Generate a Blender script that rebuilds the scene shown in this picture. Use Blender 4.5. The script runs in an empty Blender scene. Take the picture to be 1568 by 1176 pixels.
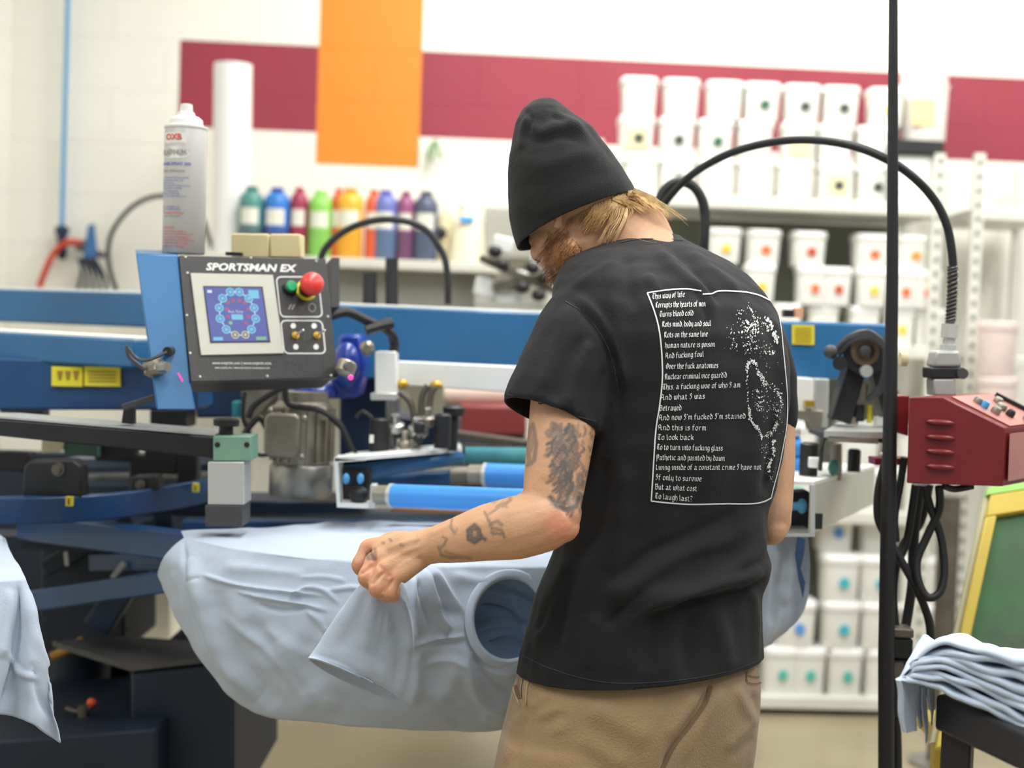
import bpy, bmesh, math, random
import numpy as np
from mathutils import Vector, Matrix
from mathutils.bvhtree import BVHTree
random.seed(7); rng = np.random.default_rng(7)
C = bpy.context.scene.collection
V = Vector
PI = math.pi
# ---------- camera ----------
F = 2200.0; PITCH = math.radians(2.2); ROLL = math.radians(2.06); CAM = V((0, 0, 1.35))
fw = V((0, math.cos(PITCH), -math.sin(PITCH))); r0 = V((1, 0, 0)); u0 = V((0, math.sin(PITCH), math.cos(PITCH)))
rt = r0*math.cos(ROLL) + u0*math.sin(ROLL); up = u0*math.cos(ROLL) - r0*math.sin(ROLL)
cd = bpy.data.cameras.new('camera'); cam = bpy.data.objects.new('camera', cd); C.objects.link(cam)
cd.sensor_width = 36; cd.lens = F/1568*36
M = Matrix((rt, up, -fw)).transposed().to_4x4(); M.translation = CAM; cam.matrix_world = M
cd.dof.use_dof = True; cd.dof.focus_distance = 2.2; cd.dof.aperture_fstop = 2.5
cd.clip_start = 0.05
sc = bpy.context.scene; sc.camera = cam
sc.view_settings.view_transform = 'Standard'; sc.view_settings.look = 'None'; sc.view_settings.gamma = 1
sc.view_settings.exposure = 0.0
# ---------- world and lights ----------
w = bpy.data.worlds.new('world'); sc.world = w; w.use_nodes = True
w.node_tree.nodes['Background'].inputs[0].default_value = (0.93, 0.97, 1.0, 1)
w.node_tree.nodes['Background'].inputs[1].default_value = 0.42
def area(loc, sx, sy, e, col=(1, .985, .95), tgt=None):
    l = bpy.data.lights.new('ceiling_lamp', 'AREA'); l.shape = 'RECTANGLE'; l.size = sx; l.size_y = sy; l.energy = e; l.color = col
    o = bpy.data.objects.new('ceiling_lamp', l); C.objects.link(o); o.location = loc
    if tgt: o.rotation_euler = (V(tgt)-V(loc)).to_track_quat('-Z', 'Y').to_euler()
    return o
for lx in (-2.2, 0.2, 2.6):
    for ly in (0.6, 2.6, 4.2):
        area((lx, ly, 3.7), 0.5, 1.5, 47)
area((1.2, 4.0, 3.4), 2.6, 0.5, 32, (1, .98, .93), (1.6, 5.6, 1.9))
# ---------- pixel helpers: a pixel and a depth give a point of the place ----------
def ray(px, py): return fw + rt*((px-784)/F) - up*((py-588)/F)
def P(px, py, Y):
    d = ray(px, py); return CAM + d*(Y/d.y)
def PZ(px, py, z):
    d = ray(px, py); return CAM + d*((z-CAM.z)/d.z)
WK = 0.052
def W(px, py, off=0.0):                 # on a plane parallel to the back wall, off metres in front of it
    d = ray(px, py); t = (5.6-off)/(d.y-WK*d.x); return CAM + d*t
def proj(co):                            # Nx3 -> Nx2 pixel
    c = np.asarray(co, float) - np.array(CAM)
    z = c @ np.array(fw); x = c @ np.array(rt); y = c @ np.array(up)
    return np.stack([784+F*x/z, 588-F*y/z], 1)
def s2l(c):
    o = []
    for v in c[:3]:
        v = v/255.0; o.append(v/12.92 if v <= .04045 else ((v+.055)/1.055)**2.4)
    return (*o, 1)
# ---------- materials ----------
MATS = {}
def mat(name, col, rough=.5, metal=0, var=.0, scale=8, bump=0, bscale=60, col2=None, trans=0, emit=0, sheen=0, coat=0, sss=0, stretch=None, alpha=1):
    if name in MATS: return MATS[name]
    m = bpy.data.materials.new(name); m.use_nodes = True; nt = m.node_tree; b = nt.nodes['Principled BSDF']; MATS[name] = m
    c1 = s2l(col); b.inputs['Base Color'].default_value = c1; b.inputs['Roughness'].default_value = rough; b.inputs['Metallic'].default_value = metal
    tc = None
    def coord():
        nonlocal tc
        if tc is None:
            t = nt.nodes.new('ShaderNodeTexCoord'); tc = t.outputs['Object']
            if stretch:
                mp = nt.nodes.new('ShaderNodeMapping'); mp.inputs['Scale'].default_value = stretch; nt.links.new(tc, mp.inputs[0]); tc = mp.outputs[0]
        return tc
    if var or col2:
        n = nt.nodes.new('ShaderNodeTexNoise'); n.inputs['Scale'].default_value = scale; n.inputs['Detail'].default_value = 4; nt.links.new(coord(), n.inputs['Vector'])
        mx = nt.nodes.new('ShaderNodeMix'); mx.data_type = 'RGBA'
        c2 = s2l(col2) if col2 else tuple(v*(1-var) for v in c1[:3])+(1,)
        mx.inputs[6].default_value = c1; mx.inputs[7].default_value = c2
        rp = nt.nodes.new('ShaderNodeMapRange'); rp.inputs[1].default_value = .35; rp.inputs[2].default_value = .65
        nt.links.new(n.outputs[0], rp.inputs[0]); nt.links.new(rp.outputs[0], mx.inputs[0]); nt.links.new(mx.outputs[2], b.inputs['Base Color'])
    if bump:
        n = nt.nodes.new('ShaderNodeTexNoise'); n.inputs['Scale'].default_value = bscale; n.inputs['Detail'].default_value = 3; nt.links.new(coord(), n.inputs['Vector'])
        bp = nt.nodes.new('ShaderNodeBump'); bp.inputs['Strength'].default_value = bump; bp.inputs['Distance'].default_value = .01
        nt.links.new(n.outputs[0], bp.inputs['Height']); nt.links.new(bp.outputs[0], b.inputs['Normal'])
    if trans: b.inputs['Transmission Weight'].default_value = trans
    if emit: b.inputs['Emission Color'].default_value = c1; b.inputs['Emission Strength'].default_value = emit
    if sheen: b.inputs['Sheen Weight'].default_value = sheen; b.inputs['Sheen Roughness'].default_value = .6
    if coat: b.inputs['Coat Weight'].default_value = coat
    if sss: b.inputs['Subsurface Weight'].default_value = sss; b.inputs['Subsurface Radius'].default_value = (.01, .004, .002)
    return m
def k(name): return MATS[name]
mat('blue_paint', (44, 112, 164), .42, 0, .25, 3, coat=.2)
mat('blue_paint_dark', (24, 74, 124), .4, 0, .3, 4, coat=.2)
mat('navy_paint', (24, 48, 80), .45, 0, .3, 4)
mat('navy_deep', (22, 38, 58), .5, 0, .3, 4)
mat('royal_blue', (30, 66, 170), .3, 0, .3, 10, coat=.3)
mat('black_metal', (34, 34, 36), .45, 0, .3, 12)
mat('black_rubber', (32, 33, 35), .5, 0, .2, 20)
mat('black_panel', (47, 46, 46), .35, 0, .15, 60, bump=.15, bscale=300)
mat('dark_gray', (70, 70, 72), .5, 0, .2, 12)
mat('steel', (170, 170, 165), .35, .75, .2, 10)
mat('alu', (205, 207, 203), .38, .5, .12, 10)
mat('zinc', (165, 158, 142), .4, .6, .25, 12)
mat('zinc_dark', (118, 112, 100), .45, .6, .3, 12)
mat('white_paint', (235, 237, 232), .45, 0, .06, 6)
mat('cream', (226, 214, 172), .6, 0, .06, 6)
mat('cream_card', (222, 207, 158), .7, 0, .05, 6)
mat('sticker', (232, 216, 50), .5)
mat('brass', (200, 160, 60), .4, .6)
mat('green_block', (120, 160, 138), .5, 0, .15, 10)
mat('teal_paint', (60, 150, 165), .45)
mat('tube_blue', (66, 152, 232), .4, 0, .06, 10)
mat('tube_teal', (90, 175, 185), .4, 0, .2, 20)
mat('tube_dark', (40, 100, 150), .4, 0, .2, 10)
mat('red_paint', (122, 26, 25), .42, 0, .12, 10, coat=.15)
mat('red_panel_pale', (190, 130, 118), .4, 0, .15, 10)
mat('plastic_gray', (190, 190, 176), .5, 0, .04, 30)
mat('white_print', (225, 225, 220), .7)
# ---------- mesh builder ----------
class MB:
    def __init__(s): s.v = []; s.f = []; s.m = []; s.mi = 0
    def add(s, vs, fs):
        o = len(s.v); s.v += [V(p) for p in vs]; s.f += [tuple(o+i for i in f) for f in fs]; s.m += [s.mi]*len(fs); return s
    def box(s, c, sz, rot=None):
        R = rot or Matrix.Identity(3); c = V(c); h = [x/2 for x in sz]
        vs = [c + R @ V((x*h[0], y*h[1], z*h[2])) for x in (-1, 1) for y in (-1, 1) for z in (-1, 1)]
        return s.add(vs, [(0, 1, 3, 2), (4, 6, 7, 5), (0, 4, 5, 1), (2, 3, 7, 6), (0, 2, 6, 4), (1, 5, 7, 3)])
    def hexa(s, q, vec):                 # quad (4 pts) extruded by vec
        return s.prism(q, vec)
    def prism(s, poly, vec):
        n = len(poly); poly = [V(p) for p in poly]; vec = V(vec)
        nn = sum(((poly[i]-poly[0]).cross(poly[(i+1) % n]-poly[0]) for i in range(n)), V((0, 0, 0)))
        if nn.dot(vec) > 0: poly = poly[::-1]
        vs = poly + [p+vec for p in poly]
        return s.add(vs, [tuple(range(n)), tuple(range(2*n-1, n-1, -1))] + [(i, i+n, (i+1) % n+n, (i+1) % n) for i in range(n)])
    def beam(s, a, b, w, h, upv=(0, 0, 1), top=False):
        a = V(a); b = V(b); d = (b-a).normalized(); sd = d.cross(V(upv)).normalized(); u = sd.cross(d).normalized()
        if top: a = a-u*h/2; b = b-u*h/2
        q = [a+sd*w/2+u*h/2, a-sd*w/2+u*h/2, a-sd*w/2-u*h/2, a+sd*w/2-u*h/2]
        return s.prism(q, b-a)
    def lathe(s, base, axis, prof, n=20, cap=True):
        axis = V(axis).normalized(); a = axis.orthogonal().normalized(); b = axis.cross(a)
        vs = []; base = V(base)
        for r, h in prof:
            for i in range(n):
                t = 2*PI*i/n; vs.append(base+axis*h+(a*math.cos(t)+b*math.sin(t))*r)
        fs = []
        for j in range(len(prof)-1):
            for i in range(n):
                fs.append((j*n+i, j*n+(i+1) % n, (j+1)*n+(i+1) % n, (j+1)*n+i))
        if cap:
            fs.append(tuple(range(n-1, -1, -1))); fs.append(tuple((len(prof)-1)*n+i for i in range(n)))
        return s.add(vs, fs)
    def cyl(s, a, b, r, r2=None, n=20):
        a = V(a); b = V(b); d = b-a; return s.lathe(a, d, [(r, 0), (r2 if r2 is not None else r, d.length)], n)
    def tube(s, pts, r, n=10, smooth=True, rs=None):
        pts = [V(p) for p in pts]
        if smooth and len(pts) > 2: pts, rs = spline(pts, 8, rs)
        if rs is None: rs = [r]*len(pts)
        t0 = (pts[1]-pts[0]).normalized(); a = t0.orthogonal().normalized(); vs = []
        for i, p in enumerate(pts):
            t = (pts[min(i+1, len(pts)-1)]-pts[max(i-1, 0)]).normalized()
            a = (a - t*a.dot(t)).normalized(); b = t.cross(a)
            for j in range(n):
                an = 2*PI*j/n; vs.append(p+(a*math.cos(an)+b*math.sin(an))*rs[i])
        fs = [(i*n+j, i*n+(j+1) % n, (i+1)*n+(j+1) % n, (i+1)*n+j) for i in range(len(pts)-1) for j in range(n)]
        fs += [tuple(range(n-1, -1, -1)), tuple((len(pts)-1)*n+j for j in range(n))]
        return s.add(vs, fs)
    def ball(s, c, r, n=16, ax=None):
        c = V(c); r = V((r, r, r)) if isinstance(r, (int, float)) else V(r); R = ax or Matrix.Identity(3); vs = []; m = n//2
        for i in range(1, m):
            ph = PI*i/m
            for j in range(n):
                th = 2*PI*j/n; vs.append(c+R @ V((r.x*math.sin(ph)*math.cos(th), r.y*math.sin(ph)*math.sin(th), r.z*math.cos(ph))))
        vs += [c+R @ V((0, 0, r.z)), c-R @ V((0, 0, r.z))]; t = len(vs)-2
        fs = [(i*n+j, (i+1)*n+j, (i+1)*n+(j+1) % n, i*n+(j+1) % n) for i in range(m-2) for j in range(n)]
        fs += [(t, j, (j+1) % n) for j in range(n)] + [(t+1, (m-2)*n+(j+1) % n, (m-2)*n+j) for j in range(n)]
        return s.add(vs, fs)
    def loft(s, rings, cap=True, closed=True):
        n = len(rings[0]); vs = [p for r in rings for p in r]
        fs = [(i*n+j, i*n+(j+1) % n, (i+1)*n+(j+1) % n, (i+1)*n+j) for i in range(len(rings)-1) for j in range(n if closed else n-1)]
        if cap: fs += [tuple(range(n-1, -1, -1)), tuple((len(rings)-1)*n+j for j in range(n))]
        return s.add(vs, fs)
    def mesh(s, name):
        me = bpy.data.meshes.new(name); me.from_pydata([tuple(p) for p in s.v], [], s.f); me.polygons.foreach_set('material_index', s.m); me.update(); return me
    def build(s, name, m, parent=None, bevel=0, smooth=True, local=False, solid=0, sub=0):
        if isinstance(m, str): m = k(m)
        ms = m if isinstance(m, (list, tuple)) else [m]
        ms = [k(x) if isinstance(x, str) else x for x in ms]
        if local: org = V((0, 0, 0))
        elif parent is not None:
            org = V((0, 0, 0)); q = parent
            while q is not None: org = org+q.location; q = q.parent
        else:
            a = np.array([tuple(p) for p in s.v]); org = V(((a[:, 0].min()+a[:, 0].max())/2, (a[:, 1].min()+a[:, 1].max())/2, a[:, 2].min()))
        s2 = MB(); s2.v = [p-org for p in s.v]; s2.f = s.f; s2.m = s.m
        me = s2.mesh(name); o = bpy.data.objects.new(name, me); C.objects.link(o)
        for x in ms: me.materials.append(x)
        if parent is not None: o.parent = parent
        else: o.location = org
        if smooth:
            me.polygons.foreach_set('use_smooth', [True]*len(me.polygons)); me.set_sharp_from_angle(angle=math.radians(38))
        if solid:
            md = o.modifiers.new('solid', 'SOLIDIFY'); md.thickness = solid; md.offset = -1
        if sub:
            md = o.modifiers.new('sub', 'SUBSURF'); md.levels = sub; md.render_levels = sub
        if bevel:
            md = o.modifiers.new('bevel', 'BEVEL'); md.width = bevel; md.segments = 2; md.limit_method = 'ANGLE'; md.angle_limit = math.radians(40)
        return o
def spline(pts, sub=8, rs=None):
    out = []; ro = []
    n = len(pts)
    for i in range(n-1):
        p0 = pts[max(i-1, 0)]; p1 = pts[i]; p2 = pts[i+1]; p3 = pts[min(i+2, n-1)]
        for j in range(sub):
            t = j/sub; out.append(0.5*((2*p1)+(p2-p0)*t+(2*p0-5*p1+4*p2-p3)*t*t+(3*p1-p0-3*p2+p3)*t**3))
            if rs: ro.append(rs[i]*(1-t)+rs[i+1]*t)
    out.append(pts[-1])
    if rs: ro.append(rs[-1])
    return out, (ro if rs else None)
def tag(o, label=None, cat=None, group=None, kind=None):
    if label: o['label'] = label
    if cat: o['category'] = cat
    if group: o['group'] = group
    if kind: o['kind'] = kind
    return o
def thing(name, label, cat, loc=(0, 0, 0), group=None):
    o = bpy.data.objects.new(name, None); C.objects.link(o); o.location = loc; o.empty_display_size = .1
    return tag(o, label, cat, group)
def dup(root, loc, label=None, group=None, rz=0, scale=None):
    r = root.copy(); C.objects.link(r); r.location = loc; r.rotation_euler = (0, 0, rz)
    if scale: r.scale = scale
    if label: r['label'] = label
    if group: r['group'] = group
    for ch in list(root.children):
        c = ch.copy(); C.objects.link(c); c.parent = r
        for g in list(ch.children):
            d = g.copy(); C.objects.link(d); d.parent = c
    return r
def textmesh(s, size, depth=0, shear=0, bold=0, align='CENTER', space=1):
    cu = bpy.data.curves.new('t', 'FONT'); cu.body = s; cu.size = size; cu.align_x = align; cu.align_y = 'CENTER'; cu.shear = shear; cu.offset = bold; cu.resolution_u = 2; cu.space_character = space
    o = bpy.data.objects.new('t', cu); C.objects.link(o); dg = bpy.context.evaluated_depsgraph_get(); dg.update()
    me = o.evaluated_get(dg).to_mesh(); vs = [v.co.copy() for v in me.vertices]; fs = [tuple(p.vertices) for p in me.polygons]
    o.evaluated_get(dg).to_mesh_clear(); bpy.data.objects.remove(o); bpy.data.curves.remove(cu)
    return vs, fs
# ================= setting =================
def wallmat(name, col, var=.03):
    m = mat(name, col, .6, 0, var, 1.3); nt = m.node_tree; b = nt.nodes['Principled BSDF']
    tc = nt.nodes.new('ShaderNodeTexCoord'); mp = nt.nodes.new('ShaderNodeMapping'); mp.inputs['Rotation'].default_value = (PI/2, 0, 0)
    br = nt.nodes.new('ShaderNodeTexBrick'); br.inputs['Scale'].default_value = 1.0; br.inputs['Brick Width'].default_value = .4; br.inputs['Row Height'].default_value = .2; br.inputs['Mortar Size'].default_value = .006; br.inputs['Mortar Smooth'].default_value = .3
    br.inputs['Color1'].default_value = (1, 1, 1, 1); br.inputs['Color2'].default_value = (1, 1, 1, 1); br.inputs['Mortar'].default_value = (0, 0, 0, 1)
    bp = nt.nodes.new('ShaderNodeBump'); bp.inputs['Strength'].default_value = .5; bp.inputs['Distance'].default_value = .006
    nt.links.new(tc.outputs['Object'], mp.inputs[0]); nt.links.new(mp.outputs[0], br.inputs['Vector']); nt.links.new(br.outputs['Color'], bp.inputs['Height']); nt.links.new(bp.outputs[0], b.inputs['Normal'])
    return m
wallmat('wall_cream', (240, 238, 226)); wallmat('wall_maroon', (152, 52, 66), .12); wallmat('wall_orange', (244, 140, 38), .08)
xl = W(12, 300).x; xr = 3.6
def wp(x, z): return V((x, 5.6+WK*x, z))
zb0 = W(560, 74).z; zb1 = W(560, 206).z
x0 = W(274, 130).x; ox0 = W(487, 120).x; ox1 = W(645, 120).x; zo = W(560, 254).z
xs = sorted([xl, x0, ox0, ox1, xr]); zs = sorted([0, zo, zb1, zb0, 4.0])
b = MB()
for i in range(len(xs)-1):
    for j in range(len(zs)-1):
        xm = (xs[i]+xs[i+1])/2; zm = (zs[j]+zs[j+1])/2
        mi = 0
        if xm > x0 and zb1 < zm < zb0: mi = 1
        if ox0 < xm < ox1 and zm > zo: mi = 2
        b.mi = mi; b.add([wp(xs[i], zs[j]), wp(xs[i+1], zs[j]), wp(xs[i+1], zs[j+1]), wp(xs[i], zs[j+1])], [(0, 1, 2, 3)])
b.mi = 0; b.prism([wp(xl, 0)+V((0, .01, 0)), wp(xr, 0)+V((0, .01, 0)), wp(xr, 4)+V((0, .01, 0)), wp(xl, 4)+V((0, .01, 0))], (0, .15, 0))
tag(b.build('wall_back', ['wall_cream', 'wall_maroon', 'wall_orange'], smooth=False), kind='structure')
b = MB(); b.box((xl-.075, 3.6, 2.0), (.15, 4.4, 4.0)); tag(b.build('wall_left', 'wall_cream', smooth=False), kind='structure')
mat('concrete', (160, 148, 122), .32, 0, 0, 1.6, .1, 25, col2=(142, 129, 103))
b = MB(); b.box((0.8, 2.2, -.05), (8, 8.2, .1)); tag(b.build('floor', 'concrete', smooth=False), kind='structure')

# ---- blue air pipe with fittings ----
t = thing('air_pipe', 'blue compressed air pipe running down the white wall at far left', 'pipe', W(97, 400, .05))
b = MB(); b.cyl(W(105, -40, .05)+(W(105, -40, .05)-W(95, 350, .05))*1.1, W(95, 350, .05), .0085); b.build('pipe', mat('pipe_blue', (60, 150, 205), .35), t)
b = MB(); b.lathe(W(95, 345, .05), W(95, 420, .05)-W(95, 345, .05), [(.012, 0), (.026, .01), (.026, .03), (.018, .04), (.02, .11), (.012, .13)]); b.build('filter_bowl', 'navy_paint', t)
b = MB(); b.cyl(W(92, 372, .05), W(130, 372, .05), .012); b.cyl(W(118, 378, .07), W(160, 392, .07), .014); b.build('elbow', 'zinc_dark', t)
b = MB(); b.prism([W(128, 395, .08), W(136, 345, .08), W(146, 343, .08), W(150, 395, .08)], (0, -.015, 0)); b.build('valve_handle', mat('valve_blue', (60, 110, 160), .5), t, bevel=.003)
b = MB(); b.tube([W(60, 440, .1), W(78, 395, .1), W(100, 372, .1), W(125, 372, .1)], .012); tag(b.build('air_hose', mat('hose_red', (200, 70, 50), .4)), 'short red air hose curling off the blue pipe fittings', 'hose')
b = MB(); b.tube([W(178, 445, .3), W(166, 400, .3), W(172, 355, .3), W(205, 315, .3), W(250, 300, .3), W(300, 318, .3), W(325, 380, .3)], .0085); tag(b.build('air_hose', 'black_rubber'), 'thin black hose arching behind the aerosol can', 'hose')
b = MB()
for i in range(5): b.tube([W(120+6*i, 395, .1), W(126+9*i, 415+i*3, .1), W(118+11*i, 445, .1)], .007)
tag(b.build('wire_bundle', 'navy_deep'), 'bundle of dark wires hanging under the blue valve handle', 'wires')

# ---- left bench shelf with bottles ----
bz = W(560, 398, .5).z
bl = W(330, 398, .5); brt = W(765, 398, .5)
t = thing('work_bench', 'grey bench with a white top edge holding the coloured ink bottles', 'bench', ((bl.x+brt.x)/2, 5.1, 0))
def wb(x0, x1, off, dep, z0, z1):
    return [V((x0, 5.6-off+WK*x0, z0)), V((x1, 5.6-off+WK*x1, z0)), V((x1, 5.6-off+WK*x1, z1)), V((x0, 5.6-off+WK*x0, z1))], V((0, dep, 0))
def wbox(b, x0, x1, off, dep, z0, z1): q, v = wb(x0, x1, off, dep, z0, z1); return b.prism(q, v)
b = MB(); wbox(b, bl.x, brt.x, .62, .5, bz-.035, bz); b.build('bench_top', mat('shelf_white', (216, 214, 200), .5, 0, .05), t, bevel=.004)
b = MB(); wbox(b, bl.x+.03, brt.x-.02, .5, .3, bz-.35, bz-.036); b.build('back_panel', mat('gray_panel', (176, 176, 164), .5, 0, .1), t)
b = MB(); wbox(b, bl.x+.03, bl.x+.08, .6, .45, 0, bz-.036); b.build('leg', 'gray_panel', t)
b = MB(); wbox(b, brt.x-.08, brt.x-.03, .6, .45, 0, bz-.036); b.build('leg', 'gray_panel', t)
b = MB(); wbox(b, bl.x+.08, brt.x-.08, .55, .4, .62, .65); b.build('lower_shelf', 'gray_panel', t)
def bottle(px, top, wpx, c1, c2, cap, label, kind=0, yb=392):
    p = W(px, yb, .45); p.z = bz; q = W(px, top, .45); h = q.z-bz; r = wpx/2/F*5.1
    t = thing('ink_bottle', label, 'bottle', p, 'ink bottles on the bench')
    b = MB(); b.lathe(p, (0, 0, 1), [(r*.9, 0), (r, .01), (r, h*.42)], 18, True); b.build('lower_body', mat('ink'+str(c1), c1, .35, 0, .1, 20), t)
    b = MB(); b.lathe(p+V((0, 0, h*.42)), (0, 0, 1), [(r, 0), (r, h*.36), (r*.93, h*.43), (r*.7, h*.49), (r*.45, h*.51)], 18); b.build('upper_body', mat('ink'+str(c2), c2, .35, 0, .1, 20), t)
    b = MB(); b.lathe(p+V((0, 0, h*.93)), (0, 0, 1), [(r*.5, 0), (r*.5, h*.06), (r*.35, h*.07)], 14); b.build('cap', mat('ink'+str(cap), cap, .4), t)
    b = MB(); n = 8; vs = []
    for i in range(n+1):
        a = -PI/2+(i/n-.5)*1.5
        for zz in (h*.45, h*.68): vs.append(p+V((math.cos(a)*(r+.001), math.sin(a)*(r+.001), zz)))
    b.add(vs, [(2*i, 2*i+2, 2*i+3, 2*i+1) for i in range(n)]); b.build('paper_label', mat('label_pale', (222, 220, 205), .6), t)
for a in [(383, 285, 38, (84, 108, 112), (80, 140, 134), (60, 120, 112), 'teal bottle with a slate lower half, leftmost in the ink row'),
          (422, 287, 40, (66, 86, 150), (48, 120, 200), (40, 70, 160), 'blue ink bottle beside the leftmost teal bottle'),
          (456, 287, 28, (150, 48, 72), (156, 50, 80), (176, 50, 66), 'crimson ink bottle between the blue and the green bottles'),
          (489, 292, 38, (130, 190, 90), (140, 205, 90), (150, 215, 110), 'lime green ink bottle between crimson and orange ones'),
          (516, 288, 22, (208, 92, 40), (214, 98, 40), (210, 80, 40), 'dark orange ink bottle half hidden by the yellow one'),
          (534, 288, 42, (226, 160, 46), (240, 176, 50), (240, 150, 40), 'golden yellow ink bottle in the middle of the row'),
          (570, 291, 26, (214, 92, 52), (220, 96, 56), (230, 90, 50), 'red-orange ink bottle right of the golden yellow one'),
          (588, 291, 38, (88, 108, 140), (104, 116, 180), (90, 90, 190), 'violet-blue ink bottle with a slate lower half'),
          (619, 293, 28, (108, 70, 100), (150, 80, 120), (140, 60, 100), 'plum ink bottle between the violet and charcoal ones'),
          (650, 293, 38, (78, 88, 112), (82, 90, 112), (80, 84, 100), 'charcoal grey ink bottle right of the plum one')]:
    bottle(*a)
p = W(714, 395, .45); p.z = bz
t = thing('jug', 'cream plastic jug with a small blue label by the beanie', 'jug', p)
b = MB(); b.lathe(p, (0, 0, 1), [(.062, 0), (.066, .02), (.058, .13), (.04, .17), (.03, .19)]); b.build('body', mat('jug_cream', (236, 226, 196), .45), t)
b = MB(); b.lathe(p+V((0, 0, .19)), (0, 0, 1), [(.03, 0), (.03, .022)]); b.build('cap', 'white_paint', t)
b = MB(); b.box(p+V((0, -.062, .155)), (.05, .012, .02)); b.build('label', mat('label_blue', (70, 160, 225), .5), t)
p = W(680, 395, .4); p.z = bz
t = thing('white_bottle', 'pale squeeze bottle behind the tall hose arch end', 'bottle', p)
b = MB(); b.lathe(p, (0, 0, 1), [(.03, 0), (.036, .02), (.03, .15), (.012, .19)]); b.build('body', 'cream', t)
b = MB(); b.ball(p+V((-.01, -.04, .11)), (.02, .012, .02)); b.build('black_knob', 'black_metal', t)
# small plant-like sprig and clutter at the wall
t = thing('sprig', 'pale green sprig hanging on the wall below the orange stripe', 'plant', W(672, 235, .02))
b = MB()
for i in range(9):
    a = W(668+random.uniform(-4, 6), 215, .03); c = a+V((random.uniform(-.04, .04), -.02, random.uniform(-.09, -.03))); b.tube([a, (a+c)/2+V((0, -.02, .01)), c], .004, 6)
b.build('leaves', mat('leaf', (140, 175, 130), .6), t)
# nested white tub stack
p0 = W(354, 392, .35); p0.z = bz
b = MB(); b.lathe((0, 0, 0), (0, 0, 1), [(.066, 0), (.0675, .002), (.0685, .006), (.0685, .0125), (.066, .0133)], 20)
pt = b.build('plastic_cup', mat('cup_white', (250, 250, 248), .4), None, local=True); pt.location = p0
tag(pt, 'white plastic cup nested in the tall stack before the maroon band', 'cup', 'stack of nested white cups')
hh = W(356, 97, .35).z-bz; n = int(hh/.0135)
lean = (W(357, 97, .35).x-p0.x)
for i in range(1, n): dup(pt, p0+V((lean*i/n, 0, i*.0135)))
# clutter right of jug
t = thing('heat_press_arm', 'blurred grey machine arm with dark clamps behind the man\'s chin', 'machine', P(800, 470, 4.2))
b = MB(); b.beam(P(735, 395, 4.2), P(870, 455, 4.2), .06, .02); b.build('arm', 'zinc_dark', t)
b = MB(); b.beam(P(755, 440, 4.2), P(870, 420, 4.2), .05, .025); b.build('arm', 'zinc_dark', t)
for x, y in ((758, 385), (768, 405), (800, 440), (825, 452), (835, 425), (815, 410)):
    b = MB(); b.ball(P(x, y, 4.15), (.022, .02, .018)); b.build('clamp', 'black_metal', t)
for x, y, r in ((745, 440, .035), (780, 455, .035), (770, 375, .03), (828, 400, .03), (795, 425, .025)):
    b = MB(); b.box(P(x, y, 4.22), (r*2, .04, r*1.6), Matrix.Rotation(.2, 3, 'Y')); b.build('white_block', 'white_paint', t, bevel=.006)
b = MB(); b.beam(P(730, 470, 4.25), P(900, 475, 4.25), .2, .03); b.build('stand', 'gray_panel', t)
for x in (850, 890):
    b = MB(); q = P(x, 476, 4.32); b.beam(q, V((q.x, q.y, 0)), .05, .05, upv=(0, 1, 0)); b.build('leg', 'gray_panel', t)
t = thing('gray_bin', 'pale grey wall panel box behind the beanie\'s left edge', 'box', W(770, 390, .2))
b = MB(); wbox(b, W(742, 320, .2).x, W(850, 320, .2).x, .2, .15, W(770, 395, .2).z, W(770, 318, .2).z); b.build('panel', 'gray_panel', t, bevel=.005)
# ================= shelving and tubs =================
SO = .55                                      # shelf front plane, metres off the wall
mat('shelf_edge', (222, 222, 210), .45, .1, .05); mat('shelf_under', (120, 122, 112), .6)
def shelf_unit(name, label, xa, xb, levels, uprights, zt, dep=.45):
    t = thing(name, label, 'shelving', ((xa+xb)/2, 5.1, 0))
    for z in levels:
        b = MB(); wbox(b, xa, xb, SO, dep, z-.045, z); b.build('shelf_board', 'shelf_edge', t, bevel=.004)
    for x in uprights:
        for o in (SO+.002, SO-dep+.03):
            b = MB(); wbox(b, x-.018, x+.018, o, .03, 0, zt)
            if o > .3:
                for i in range(int(zt/.05)): b.box((x, 5.6-o+WK*x-.001, .05+i*.05), (.012, .004, .022))
                b.m = b.m[:6]+[1]*(len(b.m)-6)
            b.build('upright', ['shelf_edge', 'shelf_under'], t)
    return t
z1 = W(1250, 305, SO).z; z2 = W(1300, 527, SO).z; z4 = W(1260, 1068, SO).z; z3 = W(1290, 783, SO).z
xa = W(905, 300, SO).x; xb = W(1437, 320, SO).x
su = shelf_unit('shelving_unit', 'tall white shelving unit packed with ink tubs behind the man', xa, xb, [z1, z2, z3, z4], [xa+.02, xb-.0], W(1440, 235, SO).z)
xc = W(1494, 400, SO).x; xd = W(1620, 400, SO).x
shelf_unit('shelving_unit', 'grey perforated shelving unit cut off at the right frame edge', xc, xd, [W(1530, 318, SO).z, W(1530, 545, SO).z, z4], [xc+.0, xd], W(1510, 235, SO).z)
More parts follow.
